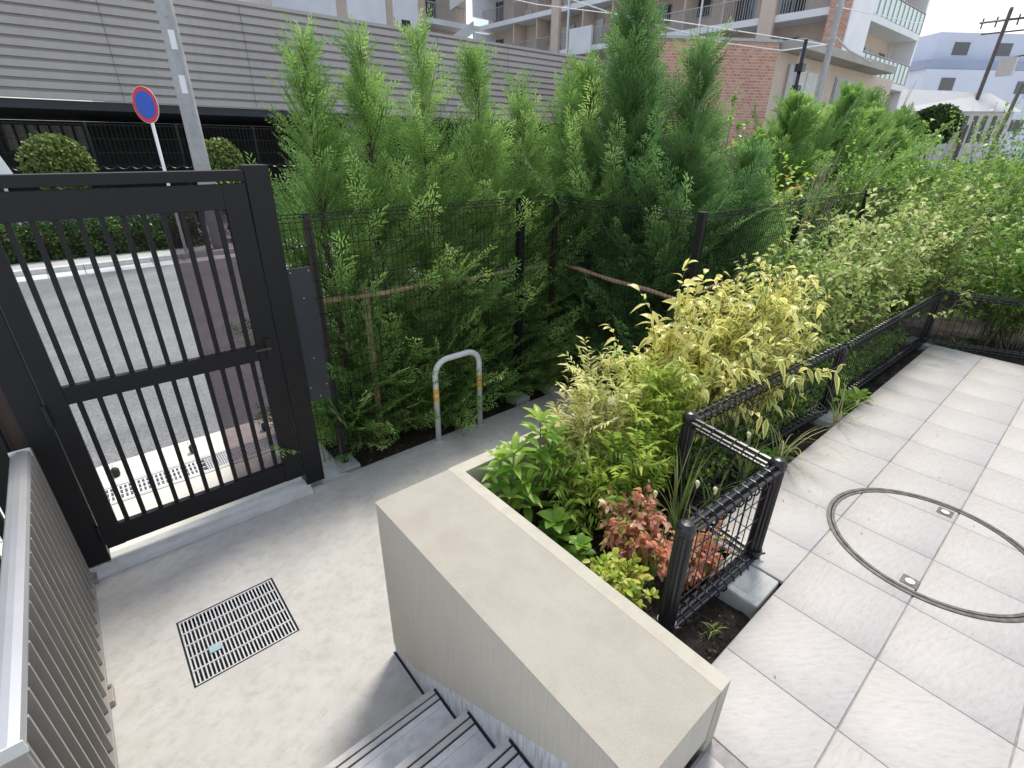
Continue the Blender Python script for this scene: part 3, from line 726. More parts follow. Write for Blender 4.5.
low_post(*PM, -.12, .50); low_post(*PF, -.12, .53); low_post(*PR, -.12, .52); low_post(6.9, -1.6, -.12, .52)
def inset(a, b_, d=.034):
    a = Vector(a); b_ = Vector(b_); u = (b_-a).normalized(); return tuple(a+u*d), tuple(b_-u*d)
low_panel(*inset(PB, PC), -.005, .50); low_panel(*inset(PC, PA), .0, .50); low_panel(*inset(PA, PM), .0, .50); low_panel(*inset(PM, PF), -.01, .475)
low_panel(*inset(PF, PR), -.02, .475); low_panel(*inset(PR, (6.9, -1.6)), -.02, .47)
for (x0_, x1_, y0_, y1_, zz) in ((1.80, 2.018, .465, .70, -.004), (3.82, 4.08, .87, 1.10, -.03), (6.26+.045, 6.52, .87, 1.08, -.03)):
    b = MB(); b.box(x0_, x1_, y0_, y1_, -.25, zz); f = build(b, 'footing', M['footing'], LFN, bevel=.012)
    b = MB(); xm, ym = (x0_+x1_)/2-.01, (y0_+y1_)/2; b.box(xm-.06, xm+.06, ym-.06, ym+.06, zz-.001, zz+.002); build(b, 'footing_cap', M['footing'], f)

# ================================================================== OUTSIDE DRAIN GRATE AND KERB THINGS
for k, (xa, xb) in enumerate(((-.95, -.405), (-.40, .33), (.335, 1.215))):
    b0 = thing('gutter_grate', ((xa+xb)/2, 4.41, -.80), ('left length of steel gutter grate outside the gate, beside the screen', 'middle length of pale steel gutter grate seen below the gate bars', 'right length of close dark gutter grate seen through the smoked panel')[k], 'drain grate', 'gutter grates outside the gate')
    b = MB(); st = .030 if k < 2 else .018; x = xa+.01
    while x < xb-.01: b.box(x-.0055, x+.0055, 4.312, 4.508, -.785, -.752); x += st
    build(b, 'bearing_bars', M['white'] if k < 2 else M['steel'], b0)
    b = MB()
    for y in ((4.307, 4.375, 4.445, 4.508) if k < 2 else (4.307, 4.34, 4.375, 4.41, 4.445, 4.48, 4.508)): b.box(xa, xb, y-.0045, y+.0045, -.762, -.750)
    build(b, 'cross_bars', M['white'] if k < 2 else M['steel'], b0)
for k, (x, lb) in enumerate(((-.262, 'leftmost'), (.30, 'middle'), (.905, 'rightmost'))):
    t = thing('rubber_stop', (x, 4.68, -.75), lb + ' of three small black rubber stops on the pale pavement outside the gate', 'rubber stop', 'rubber stops on the pavement')
    b = MB(); b.lathe(x, 4.68, [(.022, -.749), (.030, -.735), (.030, -.69), (.018, -.675)], 14); build(b, 'body', M['rubber'], t, smooth=True)
    b = MB(); b.tube([(x, 4.68, -.676), (x-.01, 4.72, -.70), (x-.012, 4.90, -.747)], .0025, 5, False); build(b, 'cord', M['steel'], t)

# ================================================================== CAR PARK ACROSS THE ROAD
CP = thing('parking_structure', (6, 20, -.7), 'low parking structure clad in grey horizontal profiled sheets across the road', 'building')
b = MB(); yb = 20.0; rows = 12; z0, z1 = 2.66, 5.46; h = (z1-z0)/rows; poly = []
for i in range(rows):
    z = z0 + i*h; poly += [(yb-.04, z), (yb-.085, z+.005), (yb-.075, z+h*.70), (yb+.01, z+h*.76), (yb+.01, z+h*.999)]
poly += [(yb+.06, z1), (yb+.06, z0)]
b.prism(poly, 'x', -26, 22.9); build(b, 'cladding', M['clad'], CP)
b = MB(); b.box(-26.02, 22.95, yb-.09, yb+.25, z1+.002, z1+.10); build(b, 'coping', M['clad'], CP)
b = MB()
for x in (-5.0, -1.4, 2.2, 5.8, 9.4, 13.0, 16.6, 20.2): b.box(x-.004, x+.004, yb-.089, yb-.0855, z0+.02, z1)
build(b, 'sheet_joint', M['dark'], CP)
b = MB(); b.box(-25.9, 22.8, yb+.07, 36, 2.42, 2.64); b.box(-25.9, 22.8, yb+.3, 36, 4.6, 4.8); b.box(-25.9, 22.8, 35.8, 36, -.7, 2.41); b.box(22.5, 22.8, yb+.3, 35.8, -.7, 2.41); build(b, 'deck', M['plate'], CP)
for x in (-9, -2.6, 9.4, 15.6, 22.0):
    b = MB(); b.box(x-.2, x+.2, yb+.3, yb+.75, -.7, 2.42); build(b, 'column', M['polec'] if x > 0 else M['plate'], CP)
b = MB(); b.box(-1.2, 1.9, 35.6, 35.79, 1.1, 2.2); w = build(b, 'back_window', M['curtain'], CP)  # solid pale panel, its colour stands in for daylight through a rear opening
b = MB()
for x in np.linspace(-1.2, 1.9, 8): b.box(x-.05, x+.05, 35.55, 35.6, 1.1, 2.2)
build(b, 'window_bars', M['plate'], w)
def wire_fence(name, label, x0, x1, y, z0, z1, dx=.1):
    t = thing(name, ((x0+x1)/2, y, z0), label, 'fence'); b = MB()
    x = x0
    while x < x1: b.box(x-.004, x+.004, y-.003, y+.003, z0, z1); x += dx
    for z in np.linspace(z0+.05, z1-.02, 8): b.box(x0, x1, y+.0032, y+.009, z-.006, z+.006)
    # scalloped wire loops along the bottom of the visible part
    build(b, 'wire_mesh', M['black'], t)
    b = MB(); x = x0
    while x < x1-.3:
        b.tube([(x+.15-.15*math.cos(PI*k/8), y-.02, .98+.13-.13*math.sin(PI*k/8)) for k in range(9)], .012, 4, False); x += .3
    build(b, 'loop_trim', M['black'], t)
    for x in np.arange(x0, x1+.1, 2.0):
        b = MB(); b.box(x-.03, x+.03, y+.01, y+.07, -.7, z1+.03); build(b, 'post', M['black'], t)
wire_fence('mesh_fence', 'black wire mesh fence in front of the dark parking level across the road', -7, 11, 17.9, -.3, 2.05)

def leafbox(name, label, cat, x0, x1, y0, y1, z0, z1, mat, n, ll=.06, lw=.02, rnd=.06, core=True, group=None):
    t = thing(name, ((x0+x1)/2, (y0+y1)/2, z0), label, cat, group)
    A = np.array([(y1-y0)*(x1-x0), (x1-x0)*(z1-z0), (x1-x0)*(z1-z0), (y1-y0)*(z1-z0)*2]); A = A/A.sum()
    f = RN.choice(4, n, p=A); P = np.c_[RN.uniform(x0, x1, n), RN.uniform(y0, y1, n), RN.uniform(z0, z1, n)]; Dn = np.zeros((n, 3))
    P[f == 0, 2] = z1; Dn[f == 0, 2] = 1; P[f == 1, 1] = y0; Dn[f == 1, 1] = -1; P[f == 2, 1] = y1; Dn[f == 2, 1] = 1
    s = RN.random(n) < .5; P[(f == 3) & s, 0] = x0; P[(f == 3) & ~s, 0] = x1; Dn[(f == 3) & s, 0] = -1; Dn[(f == 3) & ~s, 0] = 1
    clump = .05*np.sin(P[:, 0]*7+P[:, 2]*9)*np.cos(P[:, 0]*3.1-P[:, 2]*5)
    P = P + Dn*(RN.normal(0, rnd, n)+clump)[:, None]
    Dv = norm(Dn*.6 + RN.normal(size=(n, 3))*.7 + np.array([0, 0, .3])); N_ = norm(Dn + RN.normal(0, .5, (n, 3)))
    tint = np.clip(.5+3*clump*3+RN.normal(0, .22, n), 0, 1)
    build_np(*leaves(P, Dv, N_, ll, lw, tint, 'dia', .1), 'foliage', mat, t)
    if core:
        b = MB(); b.box(x0+.10, x1-.10, y0+.10, y1-.10, z0-.05, z1-.10); build(b, 'branches', M['trunk'], t)
    return t
leafbox('clipped_hedge', 'long clipped dark green hedge along the far kerb of the road', 'hedge', -9, 2.4, 14.95, 15.6, -.7, -.06, L['hedge'], 26000, .07, .028)
leafbox('clipped_hedge', 'clipped hedge across the road, seen right of the gate between conifer stems', 'hedge', 3.4, 14, 14.95, 15.6, -.7, -.10, L['hedge'], 16000, .08, .03)
def ballbush(name, label, c, r, mat, n, ll=.07, lw=.026, group=None, stem=True, cat='bush'):
    t = thing(name, (c[0], c[1], -.7), label, cat, group)
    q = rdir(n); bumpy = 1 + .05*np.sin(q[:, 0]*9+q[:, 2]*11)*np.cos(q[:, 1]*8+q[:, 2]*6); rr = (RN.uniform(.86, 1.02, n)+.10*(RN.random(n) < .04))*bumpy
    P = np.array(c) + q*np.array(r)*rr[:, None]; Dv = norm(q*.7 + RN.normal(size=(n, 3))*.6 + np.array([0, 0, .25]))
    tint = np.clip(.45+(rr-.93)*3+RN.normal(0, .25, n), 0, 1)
    build_np(*leaves(P, Dv, norm(q+RN.normal(0, .4, (n, 3))), ll, lw, tint, 'oval' if ll > .09 else 'dia', .1), 'foliage', mat, t)
    b = MB(); b.lathe(c[0], c[1], [(max(.05, r[0]*.8*math.cos(a)), c[2]+r[2]*.8*math.sin(a)) for a in np.linspace(-1.5, 1.5, 10)], 14); build(b, 'branches', M['trunk'], t, smooth=True)
    if stem: b = MB(); b.tube([(c[0], c[1], -.7), (c[0], c[1], c[2])], .05, 8); build(b, 'stem', M['trunk'], t)
    return t
ballbush('round_bush', 'round clipped bush above the left part of the gate, beneath the bright opening', (.20, 17.0, 1.13), (.64, .6, .63), L['bush'], 7000, .075, .035, 'clipped bushes across the road')
ballbush('round_bush', 'round clipped bush behind the foot of the concrete utility pole', (3.78, 17.0, 1.10), (.50, .5, .62), L['bush'], 5200, .075, .035, 'clipped bushes across the road')
# utility pole and no-stopping sign
UP = thing('utility_pole', (2.71, 14.25, -.7), 'thick grey concrete utility pole with two small white plates, behind the gate', 'utility pole')
b = MB(); b.lathe(2.71, 14.25, [(.175, -.72), (.168, 2.0), (.155, 6), (.14, 10.5)], 28); build(b, 'shaft', M['polec'], UP, smooth=True)
for z in (2.62, 3.42):
    b = MB(); n = 6
    vs = []
    for k in range(n):
        a = -PI/2 - .12 + .42*(k/(n-1)-.5)*1.6; vs += [(2.71+.172*math.cos(a), 14.25+.172*math.sin(a), z), (2.71+.172*math.cos(a), 14.25+.172*math.sin(a), z+.34)]
    b.add(vs, [(2*k, 2*k+2, 2*k+3, 2*k+1) for k in range(n-1)]); o = build(b, 'number_plate', M['white'], UP); o.modifiers.new('thick', 'SOLIDIFY').thickness = .004
b = MB()
for z, a in ((1.75, -1.5), (1.9, -1.9), (2.25, -1.3), (4.0, -1.8), (3.0, -1.2)):
    b.tube([(2.71+.15*math.cos(a), 14.25+.15*math.sin(a), z), (2.71+.185*math.cos(a), 14.25+.185*math.sin(a), z)], .016, 8)
build(b, 'climbing_socket', M['bolt'], UP)
SG = thing('road_sign', (1.95, 14.2, -.7), 'round blue road sign with red rim on a thin white pole', 'road sign'); 
b = MB(); b.tube([(1.95, 14.2, -.72), (1.95, 14.2, 2.55)], .032, 12); build(b, 'pole', M['white'], SG, smooth=True)
pv = bpy.data.objects.new('sign_face', None)
def rot_mesh(o, c, a):
    me = o.data; off = wloc(o.parent); 
    for v in me.vertices:
        x, y = v.co.x+off.x-c[0], v.co.y+off.y-c[1]; v.co.x = x*math.cos(a)-y*math.sin(a)+c[0]-off.x; v.co.y = x*math.sin(a)+y*math.cos(a)+c[1]-off.y
for (r, dy, m_, nm) in ((.345, -.046, 'white', 'sign_plate'), (.338, -.0485, 'signred', 'red_rim'), (.262, -.051, 'signblue', 'blue_field')):
    b = MB(); b.disc((1.95, 14.2+dy, 2.37), r, 'y', .0022 if nm != 'sign_plate' else .012, 40); o = build(b, nm, M[m_], SG); rot_mesh(o, (1.95, 14.2), -math.radians(58))
NB = thing('notice_board', (-.75, 15.9, -.7), 'white notice board leaning at the far left, beside the round clipped bush', 'sign board')
b = MB(); b.prism([(-1.05, .85), (-.62, .85), (-.62, 1.02), (-.82, 1.75), (-1.05, 1.75)], 'y', 15.86, 15.90); build(b, 'board', M['white'], NB, bevel=.01)
b = MB(); b.box(-.86, -.80, 15.91, 15.96, -.7, 1.5); build(b, 'post', M['steel'], NB)
b = MB()
for k in range(4): b.box(-1.0, -.86+.0*k, 15.855, 15.859, 1.08+.09*k, 1.11+.09*k)
build(b, 'text_lines', M['railing'], NB)

# ================================================================== APARTMENT BLOCKS
AP = thing('apartment_block', (40, 20, -.7), 'beige apartment block with white slabs, glass corner balconies and brick corner strip', 'building')
fl = [2.35, 5.25, 8.15, 11.05, 13.95, 16.85]
b = MB(); b.box(35.9, 46.2, 14.5, 46, -.7, 19.5); build(b, 'wall', M['beigewall'], AP)
for i, z in enumerate(fl):
    b = MB(); b.box(34.2, 35.899, 14.1, 45.9, z, z+.36); sl = build(b, 'walkway_slab', M['slab'], AP, bevel=.02)
    b = MB(); y = 14.2
    while y < 45.8: b.box(34.27, 34.29, y-.012, y+.012, z+.361, z+1.42); y += .16
    b.box(34.255, 34.305, 14.15, 45.85, z+1.421, z+1.47); build(b, 'railing', M['railing'], sl)
    b = MB(); b.box(36.92, 46.2, 13.0, 14.499, z-.05, z+.30); s2 = build(b, 'balcony_slab', M['slab'], AP, bevel=.02)
    b = MB(); b.box(36.95, 46.15, 13.05, 13.06, z+.34, z+1.38); build(b, 'glass_balustrade', M['balglass'], s2)
    b = MB()
    for x in np.linspace(36.97, 46.12, 12): b.box(x-.035, x+.035, 13.005, 13.045, z+.301, z+1.42)
    b.box(36.93, 46.18, 13.0, 13.1, z+1.421, z+1.46); build(b, 'balustrade_frame', M['railing'], s2)
for z in fl[1:5]:
    for y in np.arange(16.2, 45, 3.05):
        k = int(y*7) % 3
        b = MB(); b.box(35.84, 35.895, y, y+1.5, z+(.36 if k else 1.2), z+2.35); w = build(b, 'window_frame', M['railing'], AP)
        b = MB(); b.box(35.825, 35.839, y+.06, y+.72, z+(.42 if k else 1.26), z+2.29); b.box(35.825, 35.839, y+.78, y+1.44, z+(.42 if k else 1.26), z+2.29); build(b, 'pane', M['window'] if k != 1 else M['curtain'], w)
        if k == 1:
            b = MB(); b.box(35.2, 35.5, y+1.7, y+2.4, z+.361, z+.95); c = build(b, 'air_conditioner', M['condenser'], AP, bevel=.02)
            b = MB(); b.tube([(35.199, y+2.05, z+.66), (35.19, y+2.05, z+.66)], .22, 16); build(b, 'fan_grille', M['railing'], c)
    for x in (38.3, 41.4, 44.2):
        b = MB(); b.box(x, x+1.1, 14.44, 14.495, z+.9, z+2.2); w = build(b, 'window_frame', M['railing'], AP)
        b = MB(); b.box(x+.06, x+1.04, 14.425, 14.439, z+.96, z+2.14); build(b, 'pane', M['window'], w)
for y in (17.05, 26.0, 34.5): b = MB(); b.box(33.95, 34.199, y, y+.85, -.7, 19); build(b, 'column', M['beigewall'], AP)
for y in (20.5, 23.3, 29.4, 32.3, 37.5, 40.5): b = MB(); b.box(34.4, 35.83, y, y+.12, -.7, 19); build(b, 'partition', M['beigewall'], AP)
for (y, z) in ((31.0, 8.0), (22.2, 10.9), (31.0, 13.8)): b = MB(); b.box(34.0, 34.199, y, y+2.3, z, z+1.75); build(b, 'solid_balcony_panel', M['slab'], AP)
for ya, ra in ((33.6, .09), (21.9, .06)): b = MB(); b.tube([(34.1, ya, -.7), (34.1, ya, 19)], ra, 8); build(b, 'downpipe', M['slab'], AP)
b = MB(); b.box(34.0, 34.5, 13.02, 14.099, -.7, 19.5); build(b, 'brick_strip', M['brick'], AP)
for bx in ((34.02, 36.918, 12.95, 14.49), (46.21, 46.5, 13.11, 14.49)): b = MB(); b.box(*bx, 2.0, 19.5) if bx[0] > 40 else b.prism([(34.02, 12.95), (36.918, 12.95), (36.918, 14.49), (36.6, 14.49), (36.6, 13.019), (34.02, 13.019)], 'z', 2.0, 19.5); build(b, 'white_fin_wall', M['offwhite'], AP)
b = MB(); b.box(36.95, 46.1, 13.6, 14.49, -.7, 5.19); build(b, 'ground_floor_wall', M['brick'], AP)

WG = thing('apartment_block', (22, 46, -.7), 'pale apartment wing with white wall strips rising behind the grey cladding', 'building')
b = MB(); b.box(15.5, 28.5, 45.4, 55, -.7, 22); b.box(4, 15.4, 46.5, 55, -.7, 9.5); b.box(28.6, 34.0, 47, 55, -.7, 22); build(b, 'wall', M['beigewall'], WG)
b = MB(); b.box(21.3, 24.6, 45.2, 45.399, -.7, 22); b.box(25.3, 27.7, 45.2, 45.399, -.7, 22); build(b, 'white_strip', M['offwhite'], WG)
b = MB(); b.box(15.5, 20.4, 45.3, 45.399, -.7, 22); build(b, 'grey_strip', M['slab'], WG)
b = MB(); b.box(4, 15.45, 44.6, 46.4, 9.75, 10.15); sl = build(b, 'walkway_slab', M['slab'], WG)
b = MB()
for x in np.arange(4.1, 15.4, .16): b.box(x-.02, x+.02, 44.7, 44.74, 10.151, 11.4)
b.box(4, 15.4, 44.68, 44.76, 11.401, 11.48); build(b, 'railing', M['railing'], sl)
b = MB(); b.box(26.0, 26.8, 45.15, 45.199, 9.8, 10.9); build(b, 'window', M['window'], WG)
for i, z in enumerate((5.2, 8.1, 11.0, 13.9)):
    b = MB(); b.box(28.55, 34.15, 45.2, 46.99, z, z+.4); sl = build(b, 'stair_landing', M['slab'], WG)
    b = MB()
    for x in np.arange(28.7, 32.6, .18): b.box(x-.02, x+.02, 45.25, 45.29, z+.401, z+1.5)
    b.box(28.6, 32.6, 45.22, 45.32, z+1.501, z+1.58); build(b, 'railing', M['railing'], sl)
    b = MB(); b.prism([(30.9, z+1.2), (33.4, z+2.7), (33.4, z+3.6), (30.9, z+2.1)], 'y', 45.0, 45.19); build(b, 'stair_flank', M['slab'], WG)
    b = MB(); b.box(33.4, 36.2, 44.8, 45.199, z+1.0+.0, z+2.7); build(b, 'solid_panel', M['slab'], WG)
    b = MB(); b.box(29.6, 30.6, 46.93, 46.995, z+.45, z+2.4); build(b, 'door', M['window'], WG)

AN = thing('brick_annex', (25, 12, -.7), 'single storey annex with pink brick wall and flat grey roof eave', 'building')
b = MB(); b.prism([(20.95, 10.1), (20.97, 10.4), (20.97, 16), (19.2, 16), (17.05, 12.70)], 'z', -.7, 5.05); build(b, 'brick_wall', M['brick'], AN)
b = MB(); b.prism([(20.99, 10.02), (21.05, 10.3), (17.2, 12.95), (16.95, 12.65)], 'z', 5.052, 5.14); build(b, 'parapet_cap', M['railing'], AN)
b = MB(); b.box(20.98, 33.9, 10.12, 16, -.7, 4.82); build(b, 'wall', M['beigewall'], AN)
b = MB(); b.box(20.99+.1, 31.0, 9.3, 16, 4.83, 5.12); build(b, 'roof', M['eave'], AN, bevel=.02)
for x, m_ in ((22.5, 'curtain'), (26.6, 'window')):
    b = MB(); b.box(x, x+2.2, 10.06, 10.118, 2.4, 4.45); w = build(b, 'window_frame', M['railing'], AN)
    b = MB(); b.box(x+.07, x+1.05, 10.045, 10.059, 2.5, 4.38); b.box(x+1.15, x+2.13, 10.045, 10.059, 2.5, 4.38); build(b, 'pane', M[m_], w)
b = MB(); b.box(22.0, 22.48, 10.03, 10.117, 2.4, 4.5); build(b, 'shutter', M['railing'], AN)
b = MB(); b.tube([(21.9, 9.7, -.7), (21.9, 9.7, 4.83)], .05, 8); build(b, 'downpipe', M['slab'], AN)

FB = thing('apartment_block', (86, 22, -.7), 'far pale blue grey flat roofed block on the horizon at the right', 'building')
ax = Vector((.80, -.60, 0))
def quadprism(b, p0, dirv, ln, depth, z0_, z1_):
    d = Vector((*dirv, 0)).normalized(); n_ = Vector((-d.y, d.x, 0)); n_ = n_ if n_.dot(Vector((p0[0], p0[1], 0))) > 0 else -n_
    p = Vector((*p0, 0)); c = [p, p+d*ln, p+d*ln+n_*depth, p+n_*depth]; b.prism([(q.x, q.y) for q in c], 'z', z0_, z1_)
quadprism(b := MB(), (76.9, 20.0), (.79, -.61), 45, 14, -.7, 9.6); build(b, 'lower_wall', M['paleblue'], FB)
quadprism(b := MB(), (76.7, 20.3), (.79, -.61), 45.5, 14.5, 9.61, 10.5); build(b, 'parapet_band', simple('blue grey band', (.26, .31, .42), .7, 0, .05, .5), FB)
quadprism(b := MB(), (79.2, 20.4), (.79, -.61), 40, 12, 10.51, 13.3); build(b, 'upper_wall', M['paleblue'], FB)
for (s, z, wd) in ((2.0, 7.6, 1.6), (11, 7.4, 1.4), (19, 7.2, 1.8), (27, 7.2, 1.8), (4, 3.6, 1.6), (12, 3.6, 1.6), (19, 3.6, 1.8), (27, 3.6, 1.8)):
    quadprism(b := MB(), (76.9+.79*s-.03, 20.0-.61*s-.05), (.79, -.61), wd, .06, z, z+1.2); build(b, 'window', M['window'], FB)
for s in (2, 7, 12, 17): quadprism(b := MB(), (79.2+.79*s-.03, 20.4-.61*s-.05), (.79, -.61), 1.8, .06, 11.2, 12.4); build(b, 'window', M['window'], FB)

HS = thing('white_roof_house', (63, 13, -.7), 'low house with pale hipped roof between the shrubs and the far block', 'house')
b = MB(); e = [(59.0, 17.6), (67.2, 9.3), (71.5, 13.3), (63.3, 21.6)]; cx_ = [(61.9, 17.3, 6.6), (67.3, 12.0, 6.3)]
b.add([(*e[0], 4.75), (*e[1], 4.75), (*e[2], 4.75), (*e[3], 4.75), cx_[0], cx_[1]], [(0, 1, 5, 4), (1, 2, 5), (2, 3, 4, 5), (3, 0, 4), (3, 2, 1, 0)]); build(b, 'roof', M['roofwhite'], HS)
quadprism(b := MB(), (59.8, 17.4), (.70, -.71), 10.6, 4.8, -.7, 4.74); build(b, 'wall', simple('pale grey house wall', (.40, .41, .43), .8, 0, .08, .8), HS)
for s in (6.6, 7.4, 8.2, 9.0): quadprism(b := MB(), (59.8+.70*s-.04, 17.4-.71*s-.04), (.70, -.71), .35, .05, 2.2, 4.4); build(b, 'window', M['window'], HS)
# distant and mid poles
def pole(name, label, p0, p1, r, mat, extra=.3, group=None):
    t = thing(name, (p0[0], p0[1], -.7), label, 'utility pole', group)
    d = Vector(p1)-Vector(p0); k = (p0[2]+.7)/d.z; foot = Vector(p0)-d*k
    t.location = foot
    b = MB(); b.tube([foot, p0, p1, Vector(p1)+d*extra], [r*1.1, r, r*.9, r*.8], 12, True); build(b, 'shaft', M[mat], t, smooth=True)
    return t
p2 = pole('utility_pole', 'grey steel utility pole in front of the pink brick annex', (19.67, 7.86, 2.8), (19.78, 7.92, 9.0), .095, 'polec')
b = MB()
for z in (3.3, 4.6, 4.75, 5.6): b.lathe(19.70+.018*(z-2.8), 7.88+.01*(z-2.8), [(.115, z), (.115, z+.07)], 14)
build(b, 'band', M['steel'], p2)
b = MB(); b.tube([(19.70, 7.88, 4.9), (20.2, 7.5, 4.5), (20.9, 7.0, 4.2)], .03, 6); build(b, 'stay_bracket', M['steel'], p2)
p3 = pole('lamp_pole', 'thin black pole with junction boxes left of the steel utility pole', (17.70, 7.78, -.6), (17.74, 7.80, 4.55), .06, 'black', .001)
for za, zb_ in ((3.75, 3.95), (3.25, 3.4)): b = MB(); b.box(17.62, 17.84, 7.68, 7.90, za, zb_); build(b, 'junction_box', M['black'], p3)
p4 = pole('utility_pole', 'distant dark utility pole with crossarm and transformer before the far block', (64.6, 12.4, 3.0), (69.2, 13.1, 12.9), .17, 'darkpole', .02)
b = MB(); b.box(68.95, 69.15, 11.4, 15.0, 12.1, 12.25); b.box(68.9, 69.1, 11.6, 14.6, 11.2, 11.3)
for y in (11.6, 12.3, 13.8, 14.8): b.tube([(69.05, y, 11.7), (69.05, y, 12.5)], .07, 6)
build(b, 'crossarm', M['darkpole'], p4)
b = MB(); b.box(66.6, 67.5, 11.0, 12.1, 7.6, 9.0); build(b, 'transformer', M['railing'], p4)
b = MB(); b.tube([(67.0, 12.1, 8.9), (67.4, 10.2, 9.2), (68, 8.5, 9.0)], .06, 5); build(b, 'cable', M['trunk'], p4)
pole('utility_pole', 'second distant dark pole at the right edge below the transformer', (57.9, 9.0, 1.5), (60.94, 9.12, 6.38), .15, 'darkpole', .02)
# overhead cables
for nm, pts, r, lab in (('overhead_cable', [(10.5, 14.0, 6.1), (14.0, 12.0, 5.25), (17.0, 9.9, 4.6), (18.5, 8.8, 4.45), (19.7, 7.9, 4.65)], .018, 'pale cable running across the brick annex to the steel pole'),
                        ('overhead_cable', [(19.7, 7.9, 4.62), (17.8, 12.5, 5.6), (15.6, 17.0, 6.4), (12.5, 24.0, 8.2)], .016, 'pale cable rising from the steel pole up to the left over the slabs'),
                        ('overhead_cable', [(19.75, 7.9, 5.6), (30, 8.8, 6.6), (45, 10.5, 8.6), (69, 13.2, 12.2)], .015, 'thin cable leading from the steel pole to the far crossarm')):
    b = MB(); b.tube(pts, r, 5, False); tag(build(b, nm, M['slab']), lab, 'cable', 'overhead cables')

# ================================================================== CONIFERS
gC = 'young conifers behind the mesh fence'
cs = [(1.50, 3.98, 2.40, .70, 'conifer nearest the gate post, pale feathery leader against the grey cladding'),
      (1.95, 4.00, 2.44, .68, 'second conifer from the gate, narrow leader just above the cane stake'),
      (2.42, 3.98, 2.50, .70, 'third conifer from the gate, behind the left leg of the hoop bike stand'),
      (2.98, 4.00, 2.46, .70, 'fourth conifer from the gate, behind the right side of the bike stand'),
      (3.52, 4.02, 2.28, .70, 'short thin conifer just behind the fence corner posts')]
for i, (x, y, top, r, lb) in enumerate(cs): conifer(x, y, -.72, top, r, lb, L['conifer'], 20+i, gC, 112)
cs = [(4.40, 4.05, 2.45, 1.0, 'tall dense conifer right of the fence corner, first of the big ones'),
      (4.45, 3.50, 3.02, 1.05, 'tallest bushy conifer, its leader reaching the top edge of the picture'),
      (4.55, 2.85, 2.60, 1.0, 'dark conifer with sparse reddish leader in front of the brick annex'),
      (5.15, 2.55, 1.75, .95, 'low spreading conifer at the right end of the dark fenced corner')]
for i, (x, y, top, r, lb) in enumerate(cs): conifer(x, y, -.72, top, r, lb, L['coniferdark' if i else 'conifer'], 40+i, 'big conifers beyond the fence corner', 108, bw=.0066, tsc=1.2, topthin=(1.0, .9, .7, .8)[i])
cs = [(8.3, 3.6, 2.25, 1.25, 'broad conifer in the middle distance, left of the bare twigs'),
      (9.3, 3.3, 2.4, 1.25, 'middle distance conifer directly below the steel utility pole'),
      (11.0, 3.6, 2.5, 1.3, 'middle distance conifer under the glass corner balconies'),
      (12.4, 3.4, 2.2, 1.2, 'farthest conifer of the row before the white roofed house')]
for i, (x, y, top, r, lb) in enumerate(cs): conifer(x, y, -.72, top, r, lb, L['conifer'], 60+i, 'conifers in the middle distance', 70, bw=.011, tsc=1.4)

# ================================================================== SHRUBS OF THE TERRACE BEDS
shrub('variegated_shrub', 'large yellow edged variegated shrub spilling over the low wire fence', 'shrub', (2.95, 1.45, -.1), (3.22, 1.34, .66), (.92, .42, .43), L['varieg'], 105, 6, 7, .082, .0165, 'lance', .50, .15, updir=.38, twig=.18, shell=.45, stemr=.004, tbias=-.12)
shrub('variegated_shrub', 'upright left shoots of variegated shrub standing above the bamboo rail', 'shrub', (2.55, 1.60, -.1), (2.45, 1.55, .72), (.26, .22, .48), L['varieg'], 22, 5, 6, .095, .0175, 'lance', .5, .5, updir=.8, twig=.18, shell=.6, tbias=.1)
shrub('mahonia', 'fine cream leaved mahonia at the back planter rim near the bike stand', 'shrub', (1.95, 1.52, -.1), (1.96, 1.56, .42), (.32, .22, .34), L['mahoniayellow'], 34, 5, 14, .072, .0075, 'dia', .35, .3, updir=.6, twig=.16, pinnate=True, tbias=.28)
shrub('mahonia', 'fine bright green mahonia in the middle of the planter before the domed post', 'shrub', (1.88, 1.28, -.1), (1.90, 1.28, .20), (.25, .16, .24), L['mahonia'], 30, 5, 15, .066, .0075, 'dia', .35, .3, updir=.6, twig=.15, pinnate=True, tbias=.2)
shrub('mahonia', 'green mahonia between the domed post and the variegated shrub', 'shrub', (2.25, 1.45, -.1), (2.26, 1.42, .38), (.32, .24, .34), L['mahonia'], 42, 5, 15, .068, .0075, 'dia', .35, .3, updir=.6, twig=.17, pinnate=True, tbias=.25)
shrub('mahonia', 'small mahonia with arching leaflets beside the fresh broad leaved plant', 'shrub', (1.68, 1.42, -.1), (1.66, 1.42, .16), (.16, .14, .20), L['mahonia'], 16, 4, 14, .06, .008, 'dia', .5, .2, updir=.5, twig=.15, pinnate=True, tbias=.15)
shrub('nandina', 'coral red dwarf nandina in the planter left of the front fence post', 'shrub', (1.72, 1.07, -.1), (1.72, 1.07, .07), (.20, .17, .16), L['nandred'], 42, 4, 10, .040, .0090, 'oval', .3, .2, updir=.4, twig=.08, tbias=.04)
shrub('nandina', 'coral nandina seen through the short wire panel', 'shrub', (1.78, .80, -.1), (1.79, .80, .05), (.22, .11, .15), L['nandred'], 32, 4, 9, .040, .0090, 'oval', .3, .2, updir=.4, twig=.08, tbias=.0)
shrub('nandina', 'lime yellow dwarf nandina against the cream rim, below the coral one', 'shrub', (1.40, .91, -.1), (1.39, .92, .05), (.15, .15, .16), L['nandyel'], 36, 4, 10, .034, .0085, 'oval', .2, .2, updir=.5, twig=.06)
